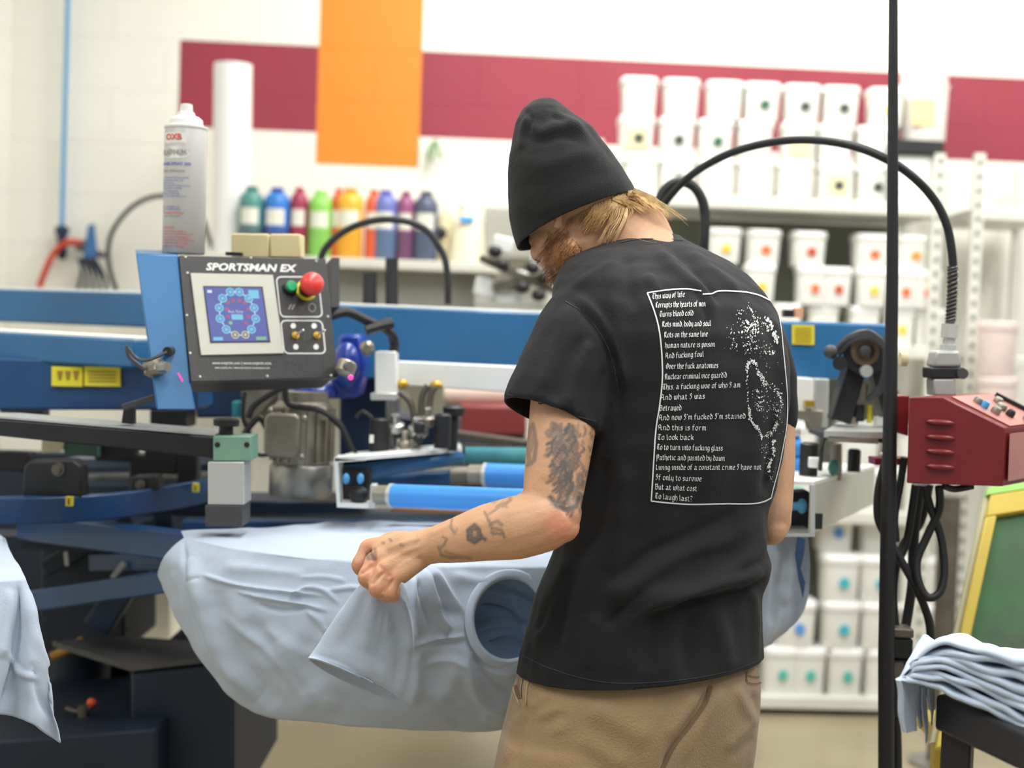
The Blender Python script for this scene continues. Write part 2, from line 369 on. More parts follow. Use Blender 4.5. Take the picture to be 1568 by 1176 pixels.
# dark cabinet backing under the top shelf
def tub_proto(w, h, name='ink_tub', body=(232, 232, 224), lid=(240, 240, 236), square=True):
    t = bpy.data.objects.new(name, None); C.objects.link(t)
    def ring(s, z, n=6.0, m=24):
        out = []
        for i in range(m):
            a = 2*PI*i/m; c, q = math.cos(a), math.sin(a)
            out.append(V((math.copysign(abs(c)**(2/n), c)*s, math.copysign(abs(q)**(2/n), q)*s, z)))
        return out
    e = 4.5 if square else 2.0
    b = MB(); b.loft([ring(w*.42, 0, e), ring(w*.43, .006, e), ring(w*.47, h*.82, e)]); b.build('body', mat('tub'+str(body), body, .4, 0, .05, 9), t, local=True)
    b = MB(); b.loft([ring(w*.485, h*.8, e), ring(w*.5, h*.82, e), ring(w*.5, h*.95, e), ring(w*.46, h, e)]); b.build('lid', mat('lid'+str(lid), lid, .4), t, local=True)
    return t
mats_dot = {'black': (60, 70, 62), 'green': (50, 100, 70), 'orange': (232, 110, 50), 'rust': (190, 80, 30), 'yellow': (240, 200, 60), 'teal': (70, 180, 195), 'blue': (90, 150, 215), 'paleteal': (90, 185, 170), 'amber': (244, 150, 50)}
def dot(t, w, h, c):
    b = MB(); b.lathe((w*.05, -w*.452, h*.42), (0, -1, 0), [(w*.13, 0), (w*.13, .006)], 14); b.build('colour_dot', mat('dot_'+c, mats_dot[c], .5), t, local=True)
def paper(t, w, h):
    b = MB(); b.box((0, -w*.455, h*.42), (w*.6, .004, h*.55)); b.build('paper_label', 'cream', t, local=True)
protos = {}
def tub(px, pbot, ptop, wpx, dotc, lab, grp, z=None, off=SO-.1, pap=False, sq=True, body=None):
    p = W(px, pbot, off)
    if z is not None: p.z = z
    q = W(px, ptop, off); h = q.z-p.z; w = wpx/F*(5.6-off)
    t = tub_proto(1, 1, 'ink_tub', *( [body] if body else []), square=sq) if False else None
    key = (dotc, pap, sq, body)
    if key not in protos:
        t = tub_proto(.13, .14, 'ink_tub', *([body] if body else []), square=sq)
        if pap: paper(t, .13, .14)
        if dotc: dot(t, .13, .14, dotc)
        protos[key] = t; tag(t, lab, 'tub', grp); t.location = p; t.scale = (w/.13, w/.13, h/.14)
        return p.z+h
    dup(protos[key], p, lab, grp, scale=(w/.13, w/.13, h/.14)); return p.z+h
G1, G2, G3, G4 = 'white tubs on the top shelf', 'tubs with warm dots on the middle shelf', 'tubs on the lower shelf', 'tubs on the bottom shelf'
O = ['leftmost', 'second from left', 'third from left', 'fourth from left', 'fifth from left', 'sixth from left', 'seventh from left', 'eighth from left', 'ninth from left']
def row(zb, xs, wpx, h, dots, rowname, grp, off=SO-.12, pap=(), sq=True, body=None):
    for i, x in enumerate(xs):
        pb = W(x, 300, off); pp = V((pb.x, pb.y, zb)); py = proj([pp])[0][1]; pt = proj([pp+V((0, 0, h))])[0][1]
        d = dots[i]; pre = {'black': 'black-dotted', 'green': 'green-dotted', 'orange': 'orange-dotted', 'rust': 'rust-dotted', 'yellow': 'yellow-dotted', 'teal': 'teal-dotted', 'blue': 'blue-dotted', 'paleteal': 'sea-green-dotted', 'amber': 'amber-dotted', None: 'plain white'}[d]
        tub(x, py, pt, wpx, d, pre+' square ink tub, '+O[i]+' in the '+rowname, grp, z=zb, off=off, pap=(i in pap), sq=sq, body=body)
rh = .138
row(z1, [925, 978, 1033, 1092, 1152, 1213, 1275, 1334], 57, rh, [None, None, 'black', None, None, None, 'black', 'black'], 'bottom row on the top shelf', G1, pap=(6,))
row(z1+rh, [972, 1033, 1092, 1152, 1219, 1274, 1333], 57, rh, ['black', 'black', 'green', None, None, None, None], 'middle row on the top shelf', G1, pap=(0, 4))
row(z1+2*rh, [976, 1040, 1106, 1163, 1224, 1283], 58, rh, [None, None, None, 'green', 'black', 'black'], 'upper row on the top shelf', G1)
row(z1+2*rh+.001, [1352], 56, rh, ['yellow'], 'upper row near the black pole', G1)
# big bins above right
zq = W(1410, 296, SO).z
t = thing('crate', 'black open-topped crate on the top shelf at the unit\'s right end', 'crate', W(1412, 296, SO-.1))
xA, xB = W(1368, 250, SO).x, W(1447, 250, SO).x
zT = W(1412, 213, SO).z
b = MB(); wbox(b, xA, xB, SO-.02, .3, zT-.05, zT); wbox(b, xA, xA+.015, SO-.02, .3, z1, zT-.05); wbox(b, xB-.015, xB, SO-.02, .3, z1, zT-.05); b.build('rim', 'black_metal', t, bevel=.003)
b = MB(); wbox(b, xA+.016, xB-.016, SO-.04, .25, z1, zT-.055); b.build('insert', 'white_paint', t)
t = thing('bucket', 'tall pale bucket with an amber label above the black crate', 'bucket', W(1412, 213, SO-.15))
pb = W(1411, 213, SO-.15); pb.z = zT+.002; hB = W(1411, 132, SO-.15).z-pb.z
b = MB(); b.lathe(pb, (0, 0, 1), [(.078, 0), (.082, .01), (.088, hB-.01), (.092, hB-.01), (.092, hB)], 24); b.build('body', mat('bucket_pale', (238, 232, 222), .45), t)
b = MB(); b.box(pb+V((-.02, -.083, hB*.5)), (.08, .01, hB*.45)); b.build('paper_label', mat('label_amber', (246, 214, 150), .6), t)
t = thing('bucket', 'upper pale bucket stacked over the amber-labelled bucket', 'bucket', pb+V((0, 0, hB)))
hC = W(1411, 42, SO-.15).z-pb.z-hB
b = MB(); b.lathe(pb+V((0, 0, hB+.001)), (0, 0, 1), [(.08, 0), (.084, .01), (.09, hC-.01), (.094, hC-.01), (.094, hC)], 24); b.build('body', 'bucket_pale', t)
# middle shelf: three rows of small tubs
rm = .136
row(z2, [1075, 1138, 1200, 1256, 1318, 1372, 1418], 50, rm, [None, 'yellow', 'orange', 'amber', None, 'yellow', 'rust'], 'bottom row on the middle shelf', G2, off=SO-.1)
row(z2+rm, [1160, 1240, 1276, 1330, 1378, 1412], 50, rm, ['yellow', 'orange', 'rust', 'yellow', 'orange', 'orange'], 'middle row on the middle shelf', G2, off=SO-.08)
row(z2+2*rm, [1105, 1165, 1234, 1330, 1392], 56, .125, ['yellow', 'orange', 'rust', 'orange', 'amber'], 'upper row on the middle shelf', G2, off=SO-.1)
# lower shelf
row(z3, [1010, 1100, 1210, 1270, 1345, 1405], 62, .15, [None]*2+['paleteal', None, 'paleteal', None], 'front row on the lower shelf', G3, off=SO-.1)
row(z3+.15, [1215, 1310, 1398], 66, .16, [None, None, 'teal'], 'upper row on the lower shelf', G3, off=SO-.1)
# bottom shelf
rb = .17
row(z4, [1120, 1190, 1232, 1288, 1345, 1405], 58, rb, [None, 'paleteal', 'paleteal', 'paleteal', 'blue', None], 'bottom row on the bottom shelf', G4, off=SO-.08, pap=())
row(z4+rb, [1215, 1282, 1340, 1400], 62, rb, ['blue', 'teal', None, None], 'second row on the bottom shelf', G4, off=SO-.08)
row(z4+2*rb, [1282, 1338, 1400], 62, rb, ['teal', 'teal', None], 'third row on the bottom shelf', G4, off=SO-.08)
row(z4+3*rb, [1274, 1340, 1395], 60, .17, ['blue', None, 'yellow'], 'top row on the bottom shelf', G4, off=SO-.16)
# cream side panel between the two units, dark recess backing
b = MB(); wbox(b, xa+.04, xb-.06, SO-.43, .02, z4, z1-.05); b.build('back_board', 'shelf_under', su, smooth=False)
# pink tubs at far right
for (yy0, yy1, lab) in ((575, 492, 'upper pinkish tub at the right frame edge'), (655, 577, 'lower pinkish tub at the right frame edge')):
    p = W(1524, yy0, SO+.15); h = W(1524, yy1, SO+.15).z-p.z
    t = thing('round_tub', lab, 'tub', p)
    b = MB(); b.lathe(p, (0, 0, 1), [(.056, 0), (.06, .01), (.066, h*.85)], 24); b.build('body', mat('tub_pink', (232, 212, 204), .45, 0, .08, 14), t)
    b = MB(); b.lathe(p+V((0, 0, h*.85)), (0, 0, 1), [(.07, 0), (.07, h*.12), (.064, h*.148)], 24); b.build('lid', 'tub_pink', t)
t = thing('side_table', 'small pale stand carrying the pinkish tubs', 'stand', W(1524, 700, SO+.15))
p = W(1524, 656, SO+.15)
b = MB(); b.box(p-V((0, 0, .015)), (.16, .16, .028)); b.build('top', 'shelf_edge', t)
b = MB(); b.cyl(p-V((0, 0, .03)), V((p.x, p.y, 0)), .02); b.build('post', 'shelf_edge', t)
t = thing('steel_post', 'brushed steel post standing behind the hanging cords', 'post', PZ(1460, 1290, 0))
b = MB(); a = W(1455, 760, 1.1); c = V((a.x, a.y, 0)); b.cyl(c, a, .035, n=24); b.build('post', 'zinc_dark', t)
b = MB(); b.cyl(c, c+V((0, 0, .015)), .09, n=24); b.build('base_plate', 'steel', t)
# ================= screen printing press =================
def quadbox(b, pts, Y, dep):              # outline given by pixels at depth Y, real thickness dep going back
    return b.prism([P(x, y, Y) for x, y in pts], (0, dep, 0))
press = thing('screen_printing_press', 'large blue automatic screen printing press filling the left half', 'printing press', (-.9, 3.3, 0))
def part(name, m, b, parent=None, label=None, **kw):
    o = b.build(name, m, parent if parent is not None else press, **kw)
    if label: o['label'] = label
    return o
# upper print arms (hollow square beams)
def arm(a, c, h, w, name='print_arm', m='blue_paint', trim=True):
    b = MB(); b.beam(a, c, w, h, top=True); o = part(name, m, b, bevel=.006)
    if trim:
        d = V((0, 0, .004)); t = MB(); t.beam(V(a)+d, V(c)+d, w*.96, .008, top=True); part('top_highlight', 'white_paint', t, o, bevel=.002)  # white strip paints the highlight along the beam's top edge
    return o
arm(P(-160, 438, 3.9), P(330, 452, 3.5), .085, .12)
arm(P(500, 466, 3.3), P(900, 482, 3.3), .165, .14)
arm(P(-200, 496, 3.15), P(232, 519, 2.95), .06, .13)
# lower deck of the left arm with warning stickers
b = MB(); b.prism([P(-120, 543, 2.95), P(300, 557, 2.95), P(302, 628, 2.95), P(-120, 628, 2.95)], (0, .16, 0)); dk = part('arm_housing', 'blue_paint_dark', b, bevel=.006)
for x0_, x1_ in ((79, 126), (129, 184)):
    b = MB(); b.prism([P(x0_, 561, 2.94), P(x1_, 562, 2.94), P(x1_, 592, 2.94), P(x0_, 591, 2.94)], (0, .0095, 0)); so = part('warning_sticker', 'sticker', b, dk)
    b = MB(); n = 3 if x0_ < 100 else 4
    for i in range(n):
        xx = x0_+8+i*(x1_-x0_-10)/n
        if x0_ < 100: b.prism([P(xx, 568, 2.938), P(xx+9, 568, 2.938), P(xx+6, 582, 2.938), P(xx+3, 582, 2.938)], (0, .0012, 0))
        else: b.prism([P(x0_+6, 568+i*5, 2.938), P(x1_-7, 568.5+i*5, 2.938), P(x1_-7, 570+i*5, 2.938), P(x0_+6, 569.5+i*5, 2.938)], (0, .0012, 0))
    part('printed_text', mat('sticker_ink', (150, 120, 40), .6), b, so)
# navy centre column and darker structure behind console
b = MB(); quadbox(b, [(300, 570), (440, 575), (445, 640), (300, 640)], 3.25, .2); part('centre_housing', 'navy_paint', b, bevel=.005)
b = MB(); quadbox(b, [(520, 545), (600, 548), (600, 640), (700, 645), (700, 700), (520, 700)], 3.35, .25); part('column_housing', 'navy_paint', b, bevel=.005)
b = MB(); quadbox(b, [(355, 615), (392, 615), (392, 640), (355, 640)], 3.2, .04); part('teal_plate', 'teal_paint', b, bevel=.002)
b = MB(); quadbox(b, [(0, 628), (65, 628), (65, 650), (0, 648)], 3.2, .05); part('under_bracket', 'black_metal', b)
b = MB(); quadbox(b, [(230, 628), (285, 628), (285, 655), (230, 655)], 3.2, .1); part('under_bracket', 'black_metal', b)
# centre base column
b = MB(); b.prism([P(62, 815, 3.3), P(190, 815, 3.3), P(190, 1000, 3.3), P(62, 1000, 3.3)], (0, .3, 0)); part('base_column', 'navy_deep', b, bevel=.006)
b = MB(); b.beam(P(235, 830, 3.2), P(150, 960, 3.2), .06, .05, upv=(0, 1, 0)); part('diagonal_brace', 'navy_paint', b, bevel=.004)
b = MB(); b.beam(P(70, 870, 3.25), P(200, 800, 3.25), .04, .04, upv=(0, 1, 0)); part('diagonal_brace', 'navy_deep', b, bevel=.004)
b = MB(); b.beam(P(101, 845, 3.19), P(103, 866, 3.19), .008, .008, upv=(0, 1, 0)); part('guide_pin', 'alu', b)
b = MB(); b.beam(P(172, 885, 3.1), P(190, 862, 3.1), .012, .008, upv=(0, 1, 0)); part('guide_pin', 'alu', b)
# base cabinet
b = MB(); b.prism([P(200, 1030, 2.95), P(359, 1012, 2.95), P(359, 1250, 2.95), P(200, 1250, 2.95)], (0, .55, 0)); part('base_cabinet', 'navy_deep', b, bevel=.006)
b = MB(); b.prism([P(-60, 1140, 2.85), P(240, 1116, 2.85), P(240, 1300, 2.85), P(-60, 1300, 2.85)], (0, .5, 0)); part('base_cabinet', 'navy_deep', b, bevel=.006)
b = MB(); quadbox(b, [(-60, 985), (200, 985), (200, 1140), (-60, 1140)], 3.5, .05); part('cabinet_back', 'black_metal', b)
b = MB(); zt = P(200, 1030, 2.95).z
b.prism([P(80, 990, 3.1), P(200, 1028, 2.94), P(360, 1010, 2.94), PZ(300, 990, zt+.012), PZ(190, 982, zt+.012)], (0, 0, .012)); part('cabinet_top', mat('dusty_black', (74, 72, 72), .5, 0, .2, 8), b)
b = MB(); b.cyl(P(128, 1110, 3.0), P(128, 1080, 3.0), .012); b.tube([P(100, 1085, 3.0), P(125, 1090, 3.0), P(150, 1075, 3.0)], .006); part('valve', 'zinc_dark', b)
b = MB(); b.ball(P(140, 1076, 2.98), .010, 12); part('valve_knob', mat('orange_knob', (220, 90, 30), .5), b)
# blue ring of the carousel and arms beneath
ring_pts = [(-60, 764), (0, 763), (60, 762), (120, 760), (180, 755), (240, 747), (310, 735)]
car = thing('carousel', 'blue rotating carousel ring with yellow numbered stickers under the left arm', 'carousel', (-1.0, 3.3, 0))
b = MB(); A = []; 
Ys = [2.75, 2.76, 2.78, 2.82, 2.88, 2.96, 3.07]
for (x, y), Y in zip(ring_pts, Ys):
    p = P(x, y, Y); A.append(p)
A, _ = spline(A, 6)
zr = sum(p.z for p in A)/len(A)
rings = []
for p in A:
    n = V((.25, 1, 0)).normalized()
    rings.append([p, p+n*.05, p+n*.05-V((0, 0, .052)), p-V((0, 0, .052))])
b.loft(rings); ring = b.build('ring', 'blue_paint_dark', car, bevel=.003)
for x, y, Y, c in ((105, 768, 2.775, '1'), (299, 747, 3.04, '2')):
    b = MB(); q = P(x, y, Y-.012); b.prism([q+V((-.006, 0, -.009)), q+V((.006, 0, -.009)), q+V((.006, 0, .009)), q+V((-.006, 0, .009))], (0, .012, 0)); st = b.build('number_sticker', 'sticker', ring)
    b = MB(); b.box(q+V((0, -.0008, 0)), (.002, .001, .011)); b.build('digit', 'black_metal', st)
b = MB(); b.beam(P(40, 805, 3.1), P(300, 838, 2.75), .05, .055); b.build('spoke', 'blue_paint_dark', car, bevel=.004)
b = MB(); b.beam(P(50, 920, 3.1), P(270, 888, 2.85), .05, .045); b.build('lower_spoke', 'blue_paint_dark', car, bevel=.004)
b = MB(); b.beam(P(280, 808, 3.2), P(860, 812, 3.3), .05, .04); b.build('spoke', 'blue_paint_dark', car, bevel=.004)
b = MB(); b.beam(P(270, 796, 3.5), P(760, 790, 3.5), .09, .035); b.build('spoke', mat('spoke_gray', (120, 140, 160), .4, .2), car, bevel=.004)
b = MB(); b.beam(P(240, 770, 3.45), P(560, 770, 3.45), .2, .03); b.build('hub_plate', 'navy_paint', car, bevel=.004)
b = MB(); b.beam(P(120, 705, 3.35), P(330, 700, 3.3), .2, .02); b.beam(P(110, 735, 3.35), P(330, 732, 3.3), .2, .012); b.build('bearing_rail', mat('slate', (84, 100, 122), .4, .3), car)
b = MB(); b.beam(P(-40, 825, 3.15), P(170, 830, 3.15), .1, .03); b.build('inner_rail', 'navy_deep', car)
b = MB(); b.cyl(V((P(120, 900, 3.42).x, 3.42, .3)), V((P(120, 900, 3.42).x, 3.42, P(0, 790, 3.42).z)), .08); b.build('hub', 'navy_deep', car)
# black bracket with bolt
t = thing('bearing_bracket', 'black rounded bracket with a bolt standing on the blue carousel ring', 'bracket', P(80, 760, 2.82))
b = MB(); b.prism([P(34, 762, 2.82), P(36, 716, 2.82), P(44, 706, 2.82), P(112, 704, 2.82), P(124, 714, 2.82), P(126, 760, 2.82)], (0, .05, 0)); b.build('plate', 'black_rubber', t, bevel=.004)
b = MB(); q = P(90, 719, 2.82); b.lathe(q, (0, -1, 0), [(.013, 0), (.013, .006), (.007, .006), (.007, .016)], 14); b.build('bolt', 'zinc_dark', t)
t = thing('bearing_bracket', 'small dark bracket with a bolt, right of the black rounded bracket', 'bracket', P(220, 752, 2.95))
b = MB(); b.prism([P(198, 754, 2.95), P(200, 730, 2.95), P(240, 728, 2.95), P(244, 750, 2.95)], (0, .05, 0)); b.build('plate', 'black_rubber', t, bevel=.004)
b = MB(); q = P(215, 742, 2.94); b.lathe(q, (0, -1, 0), [(.01, 0), (.01, .006), (.005, .006), (.005, .014)], 12); b.build('bolt', 'zinc_dark', t)
# black squeegee arm with pale top, green block and aluminium foot
sa = thing('screen_holder_arm', 'long black arm with a pale top edge ending in a green block', 'press arm', P(345, 808, 2.62))
b = MB(); b.prism([P(-60, 640, 2.6), P(0, 641, 2.6), P(330, 668, 2.6), P(330, 702, 2.6), P(0, 668, 2.6), P(-60, 664, 2.6)], (0, .07, 0)); b.build('arm', 'black_metal', sa, bevel=.004)
z_ = MB(); z_.prism([P(-60, 636.5, 2.6), P(0, 637.5, 2.6), P(330, 664.5, 2.6), P(330, 667.5, 2.6), P(0, 640.5, 2.6), P(-60, 639.5, 2.6)], (0, .11, 0)); z_.build('top_plate', 'alu', sa)
b = MB(); b.prism([P(326, 668, 2.58), P(384, 668, 2.58), P(384, 706, 2.58), P(326, 706, 2.58)], (0, .075, 0)); gb = b.build('end_block', 'green_block', sa, bevel=.002)
for x in (333, 378):
    b = MB(); q = P(x, 681, 2.58); b.lathe(q+V((0, .002, 0)), (0, -1, 0), [(.005, 0), (.005, .003)], 12); b.build('screw', 'black_metal', gb)
b = MB(); b.prism([P(318, 707, 2.58), P(374, 707, 2.58), P(374, 773, 2.58), P(318, 773, 2.58)], (0, .07, 0)); b.build('aluminium_foot', 'alu', sa, bevel=.002)
b = MB(); b.prism([P(314, 773.5, 2.58), P(371, 773.5, 2.58), P(371, 807, 2.58), P(314, 807, 2.58)], (0, .08, 0)); b.build('lower_foot', 'dark_gray', sa, bevel=.002)
b = MB(); q = P(346, 668, 2.62); b.lathe(q, (0, 0, 1), [(.013, 0), (.013, .018), (.023, .019), (.024, .03), (.02, .032)], 18); b.build('knob', 'black_rubber', sa)
b = MB(); b.prism([P(186, 648, 2.62), P(190, 618, 2.62), P(204, 618, 2.62), P(204, 650, 2.62)], (0, .02, 0)); lv = b.build('lever_bracket', 'black_metal', sa)
b = MB(); b.beam(P(188, 624, 2.6), P(246, 606, 2.6), .012, .009, upv=(0, 1, 0)); b.build('lever', 'dark_gray', lv, bevel=.002)
# clutter in the opening between ring and arm
for x, y, w_, h_ in ((250, 700, 50, 50), (290, 715, 30, 60), (180, 690, 60, 30), (20, 705, 60, 30), (215, 720, 26, 50)):
    b = MB(); q = P(x, y, 3.2); b.box(q, (w_/F*3.2, .05, h_/F*3.2)); part('inner_mechanism', 'black_metal', b, bevel=.004)
b = MB(); quadbox(b, [(-80, 690), (320, 700), (320, 905), (-80, 905)], 3.62, .06); part('dark_backing', 'navy_deep', b)  # dark sheets added behind to fill in the darkness under the arms
b = MB(); quadbox(b, [(330, 765), (520, 765), (520, 840), (330, 840)], 3.6, .06); part('dark_backing', 'navy_deep', b)
b = MB(); quadbox(b, [(-80, 906), (165, 906), (165, 1000), (-80, 1000)], 3.62, .06); part('dark_backing', 'navy_deep', b)
b = MB(); b.prism([P(98, 668, 3.15), P(148, 674, 3.15), P(150, 700, 3.15), P(98, 697, 3.15)], (0, .03, 0)); part('green_glimpse_plate', mat('dull_green', (62, 96, 80), .5), b)
b = MB(); b.prism([P(64, 666, 3.14), P(97, 669, 3.14), P(94, 690, 3.14), P(64, 694, 3.14)], (0, .03, 0)); part('pale_plate', 'cream', b)
# crank motor
mo = thing('drive_motor', 'grey cast motor with a square terminal box under the control console', 'motor', P(458, 766, 3.0))
q = P(460, 762, 3.0)
b = MB(); b.lathe(q, (0, 0, 1), [(.05, 0), (.064, .004), (.066, .012), (.066, .066), (.062, .072)], 30); b.build('end_cap', 'steel', mo)
b = MB(); b.lathe(q+V((0, 0, .073)), (0, 0, 1), [(.058, 0), (.06, .01), (.06, .12), (.052, .13), (.052, .15)], 30)
for i in range(20):
    a = 2*PI*i/20; b.box(q+V((math.cos(a)*.062, math.sin(a)*.062, .134)), (.012, .004, .11), Matrix.Rotation(a, 3, 'Z'))
b.build('cooling_body', 'zinc', mo)
b = MB(); b.prism([P(404, 640, 2.9), P(410, 633, 2.9), P(452, 634, 2.9), P(458, 640, 2.9), P(456, 698, 2.9), P(448, 704, 2.9), P(410, 700, 2.9), P(403, 692, 2.9)], (0, .05, 0)); b.build('terminal_box', 'zinc', mo, bevel=.005)
b = MB(); b.prism([P(412, 622, 2.95), P(500, 624, 2.95), P(500, 645, 2.95), P(412, 640, 2.95)], (0, .08, 0)); b.build('flange', 'zinc', mo, bevel=.004)
for x, y in ((462, 700), (466, 640), (414, 628)):
    b = MB(); b.ball(P(x, y, 2.89), .006, 10); b.build('bolt', 'steel', mo)
gx = thing('gearbox', 'shiny royal blue gearbox housing between console and motor', 'gearbox', P(490, 610, 3.05))
b = MB(); b.prism([P(520, 512, 3.05), P(552, 512, 3.05), P(560, 560, 3.05), P(548, 610, 3.05), P(440, 612, 3.05), P(440, 590, 3.05), P(505, 585, 3.05)], (0, .12, 0)); b.ball(P(480, 600, 3.03), (.05, .03, .018)); b.ball(P(530, 560, 3.03), (.03, .03, .05)); b.build('housing', 'royal_blue', gx, bevel=.012)
b = MB(); b.tube([P(462, 583, 2.95), P(478, 591, 2.95), P(487, 590, 2.95), P(505, 582, 2.95)], .005); b.build('lifting_strap', 'white_paint', gx)
b = MB(); b.lathe(P(563, 533, 3.0), (0, -1, 0), [(.014, 0), (.016, .01), (.008, .02)], 14); b.build('breather_plug', 'zinc', gx)
for i, pts in enumerate(([(437, 590), (438, 612), (450, 622), (490, 628), (520, 650), (540, 690)], [(380, 640), (390, 620), (420, 600), (438, 590)], [(370, 670), (395, 640), (408, 655)], [(385, 690), (398, 697), (412, 696)], [(545, 640), (555, 630), (570, 640)], [(375, 600), (372, 640), (385, 668)], [(505, 640), (525, 660), (548, 700)])):
    b = MB(); b.tube([P(x, y, 2.93) for x, y in pts], .0065 if i < 3 else .004, 8); tag(b.build('cable', 'black_rubber'), ['thick black cable sweeping under the royal blue gearbox', 'black cable rising left of the motor to the gearbox', 'short black cable bent beside the terminal box', 'thin cable at the lower edge of the terminal box', 'thin looped cable left of the black cylinder', 'dark cable hanging between the green block and motor', 'dark cable running down right of the motor'][i], 'cable')
b = MB(); quadbox(b, [(368, 590), (434, 590), (420, 612), (388, 650), (372, 650)], 3.15, .1); part('weathered_bracket', mat('gray_brown', (128, 122, 108), .6, 0, .4, 30), b, bevel=.005)
# ---------------- print head in the middle ----------------
ph = thing('print_head', 'white and silver print head with blue squeegee tubes in the middle', 'print head', P(620, 800, 2.9))
b = MB(); b.prism([P(608, 553, 3.05), P(830, 563, 3.05), P(830, 604, 3.05), P(608, 590, 3.05)], (0, .06, 0)); b.build('cross_rail', 'white_paint', ph, bevel=.003)
b = MB(); b.prism([P(574, 538, 2.98), P(607, 538, 2.98), P(607, 604, 2.98), P(574, 604, 2.98)], (0, .06, 0)); tw = b.build('air_cylinder', 'white_paint', ph, bevel=.003)
b = MB(); b.prism([P(567, 602, 2.96), P(607, 602, 2.96), P(607, 613, 2.96), P(567, 613, 2.96)], (0, .08, 0)); b.build('cylinder_foot', 'alu', tw, bevel=.002)
b = MB(); b.cyl(P(596, 613, 2.99), P(597, 690, 2.99), .008); b.build('piston_rod', 'steel', tw)
for x, y in ((616, 588), (668, 590)):
    b = MB(); b.ball(P(x, y, 3.02), (.014, .01, .01), 12); b.build('brass_fitting', 'brass', ph)
for x0_, y0_, y1_, w_ in ((565, 643, 697, 30), (664, 636, 686, 26)):
    b = MB(); b.lathe(P(x0_+w_/2, y1_, 2.95), (0, 0, 1), [(w_/2/F*2.95, 0), (w_/2/F*2.95, (y1_-y0_)/F*2.95), (w_/2.6/F*2.95, (y1_-y0_+3)/F*2.95)], 18); b.build('air_spring', 'black_rubber', ph)
b = MB(); b.box(P(569, 672, 2.92), (.008, .008, .016)); b.build('white_tab', 'white_paint', ph)
b = MB(); b.lathe(P(693, 690, 3.0), (0, 0, 1), [(.01, 0), (.01, .07), (.022, .075), (.024, .09), (.016, .095)], 16); b.build('adjust_knob', 'black_rubber', ph)
for i, (x, y, r) in enumerate(((605, 655, .02), (620, 680, .018), (640, 660, .022), (655, 645, .014), (610, 690, .014), (632, 690, .016))):
    b = MB(); b.lathe(P(x, y+8, 2.97), (0, -.3, 1), [(r*.7, 0), (r, .006), (r, .02), (r*.5, .024), (r*.5, .04)], 12); b.build('clamp_fitting', 'zinc' if i % 2 else 'steel', ph)
for i, pts in enumerate(([(645, 660), (646, 610), (655, 590)], [(655, 650), (660, 605), (668, 592)], [(638, 672), (630, 620), (612, 600)])):
    b = MB(); b.tube([P(x, y, 3.0) for x, y in pts], .007, 8); b.build('rod', 'zinc_dark', ph)
b = MB(); b.box(P(642, 655, 2.93), (.022, .02, .022)); b.ball(P(640, 672, 2.92), .011, 10); b.build('hinge_block', 'black_metal', ph, bevel=.003)
# plate and channel
zp = P(515, 699, 2.85).z
b = MB(); b.prism([P(513, 700, 2.78), P(560, 698, 2.78), P(708, 686, 3.05), P(704, 678, 3.1), P(540, 692, 3.0)], (0, 0, -.008)); b.build('plate', 'white_paint', ph)
b = MB(); b.beam(P(527, 725, 2.85), P(705, 700, 3.05), .045, .03); b.build('side_tube', 'tube_dark', ph, bevel=.012)
b = MB(); b.beam(P(520, 712, 2.9), P(708, 690, 3.1), .02, .022); b.build('side_channel', 'black_metal', ph)
b = MB(); fr = [(511, 702), (560, 699), (560, 705), (518, 708), (520, 770), (575, 772), (575, 779), (516, 777)]
b.prism([P(x, y, 2.78) for x, y in fr], (0, .08, 0)); b.build('end_frame', 'white_paint', ph)
b = MB(); b.box(P(545, 742, 2.86), (.06, .05, .07)); b.ball(P(550, 758, 2.8), .02, 12); b.build('clamp_body', 'black_metal', ph, bevel=.006)
for x in (530, 552):
    b = MB(); b.ball(P(x, 733, 2.78), (.007, .006, .011), 10); b.build('blue_wing_nut', mat('wing_blue', (80, 160, 215), .4), ph)
b = MB(); b.prism([P(567, 742, 2.76), P(577, 742, 2.76), P(575, 779, 2.76), P(565, 779, 2.76)], (0, .03, 0)); b.build('clamp_plate', 'alu', ph, bevel=.002)
def roller(xa_, ya_, xb_, yb_, Ya, Yb, rp, m, lab, x_end=26):
    t = thing('roller', lab, 'roller', P(xa_, ya_, Ya))
    a = P(xa_, ya_, Ya); c = P(xb_, yb_, Yb); r = rp/F*Ya; d = (c-a).normalized()
    b = MB(); b.cyl(a, c, r, n=28); b.build('tube', m, t)
    b = MB(); b.cyl(a-d*.006, a+d*.002, r*1.04, n=28); b.build('end_ring', 'alu', t)
    b = MB(); b.cyl(a-d*.036, a-d*.006, r*.86, n=24); b.build('end_fitting', 'zinc', t)
    return t
roller(602, 759, 880, 770, 2.76, 2.62, 18, 'tube_blue', 'bright blue roller tube pointing right toward the tattooed arm')
roller(745, 727, 900, 733, 2.95, 2.9, 18, 'tube_blue', 'second bright blue roller tube behind, near the elbow crook')
roller(712, 697, 880, 699, 3.15, 3.1, 13, 'tube_teal', 'teal roller tube topmost behind the elbow')
roller(620, 745, 700, 736, 3.1, 3.1, 15, 'tube_dark', 'dark blue roller tube between plate and silver fitting')
b = MB(); b.beam(P(520, 742, 3.1), P(706, 735, 3.1), .05, .045); b.build('rear_tube', 'tube_dark', ph, bevel=.015)
b = MB(); b.cyl(P(690, 727, 2.98), P(735, 728, 2.98), .02); b.build('pipe_coupling', 'zinc_dark', ph)
b = MB(); b.beam(P(602, 780, 2.85), P(860, 788, 2.8), .04, .006); b.build('drip_strip', mat('brownish', (120, 84, 50), .6), ph)
b = MB(); b.beam(P(680, 662, 3.3), P(830, 682, 3.3), .1, .012); b.beam(P(680, 684, 3.3), P(830, 690, 3.3), .1, .01); b.build('rear_plate', 'zinc_dark', ph)
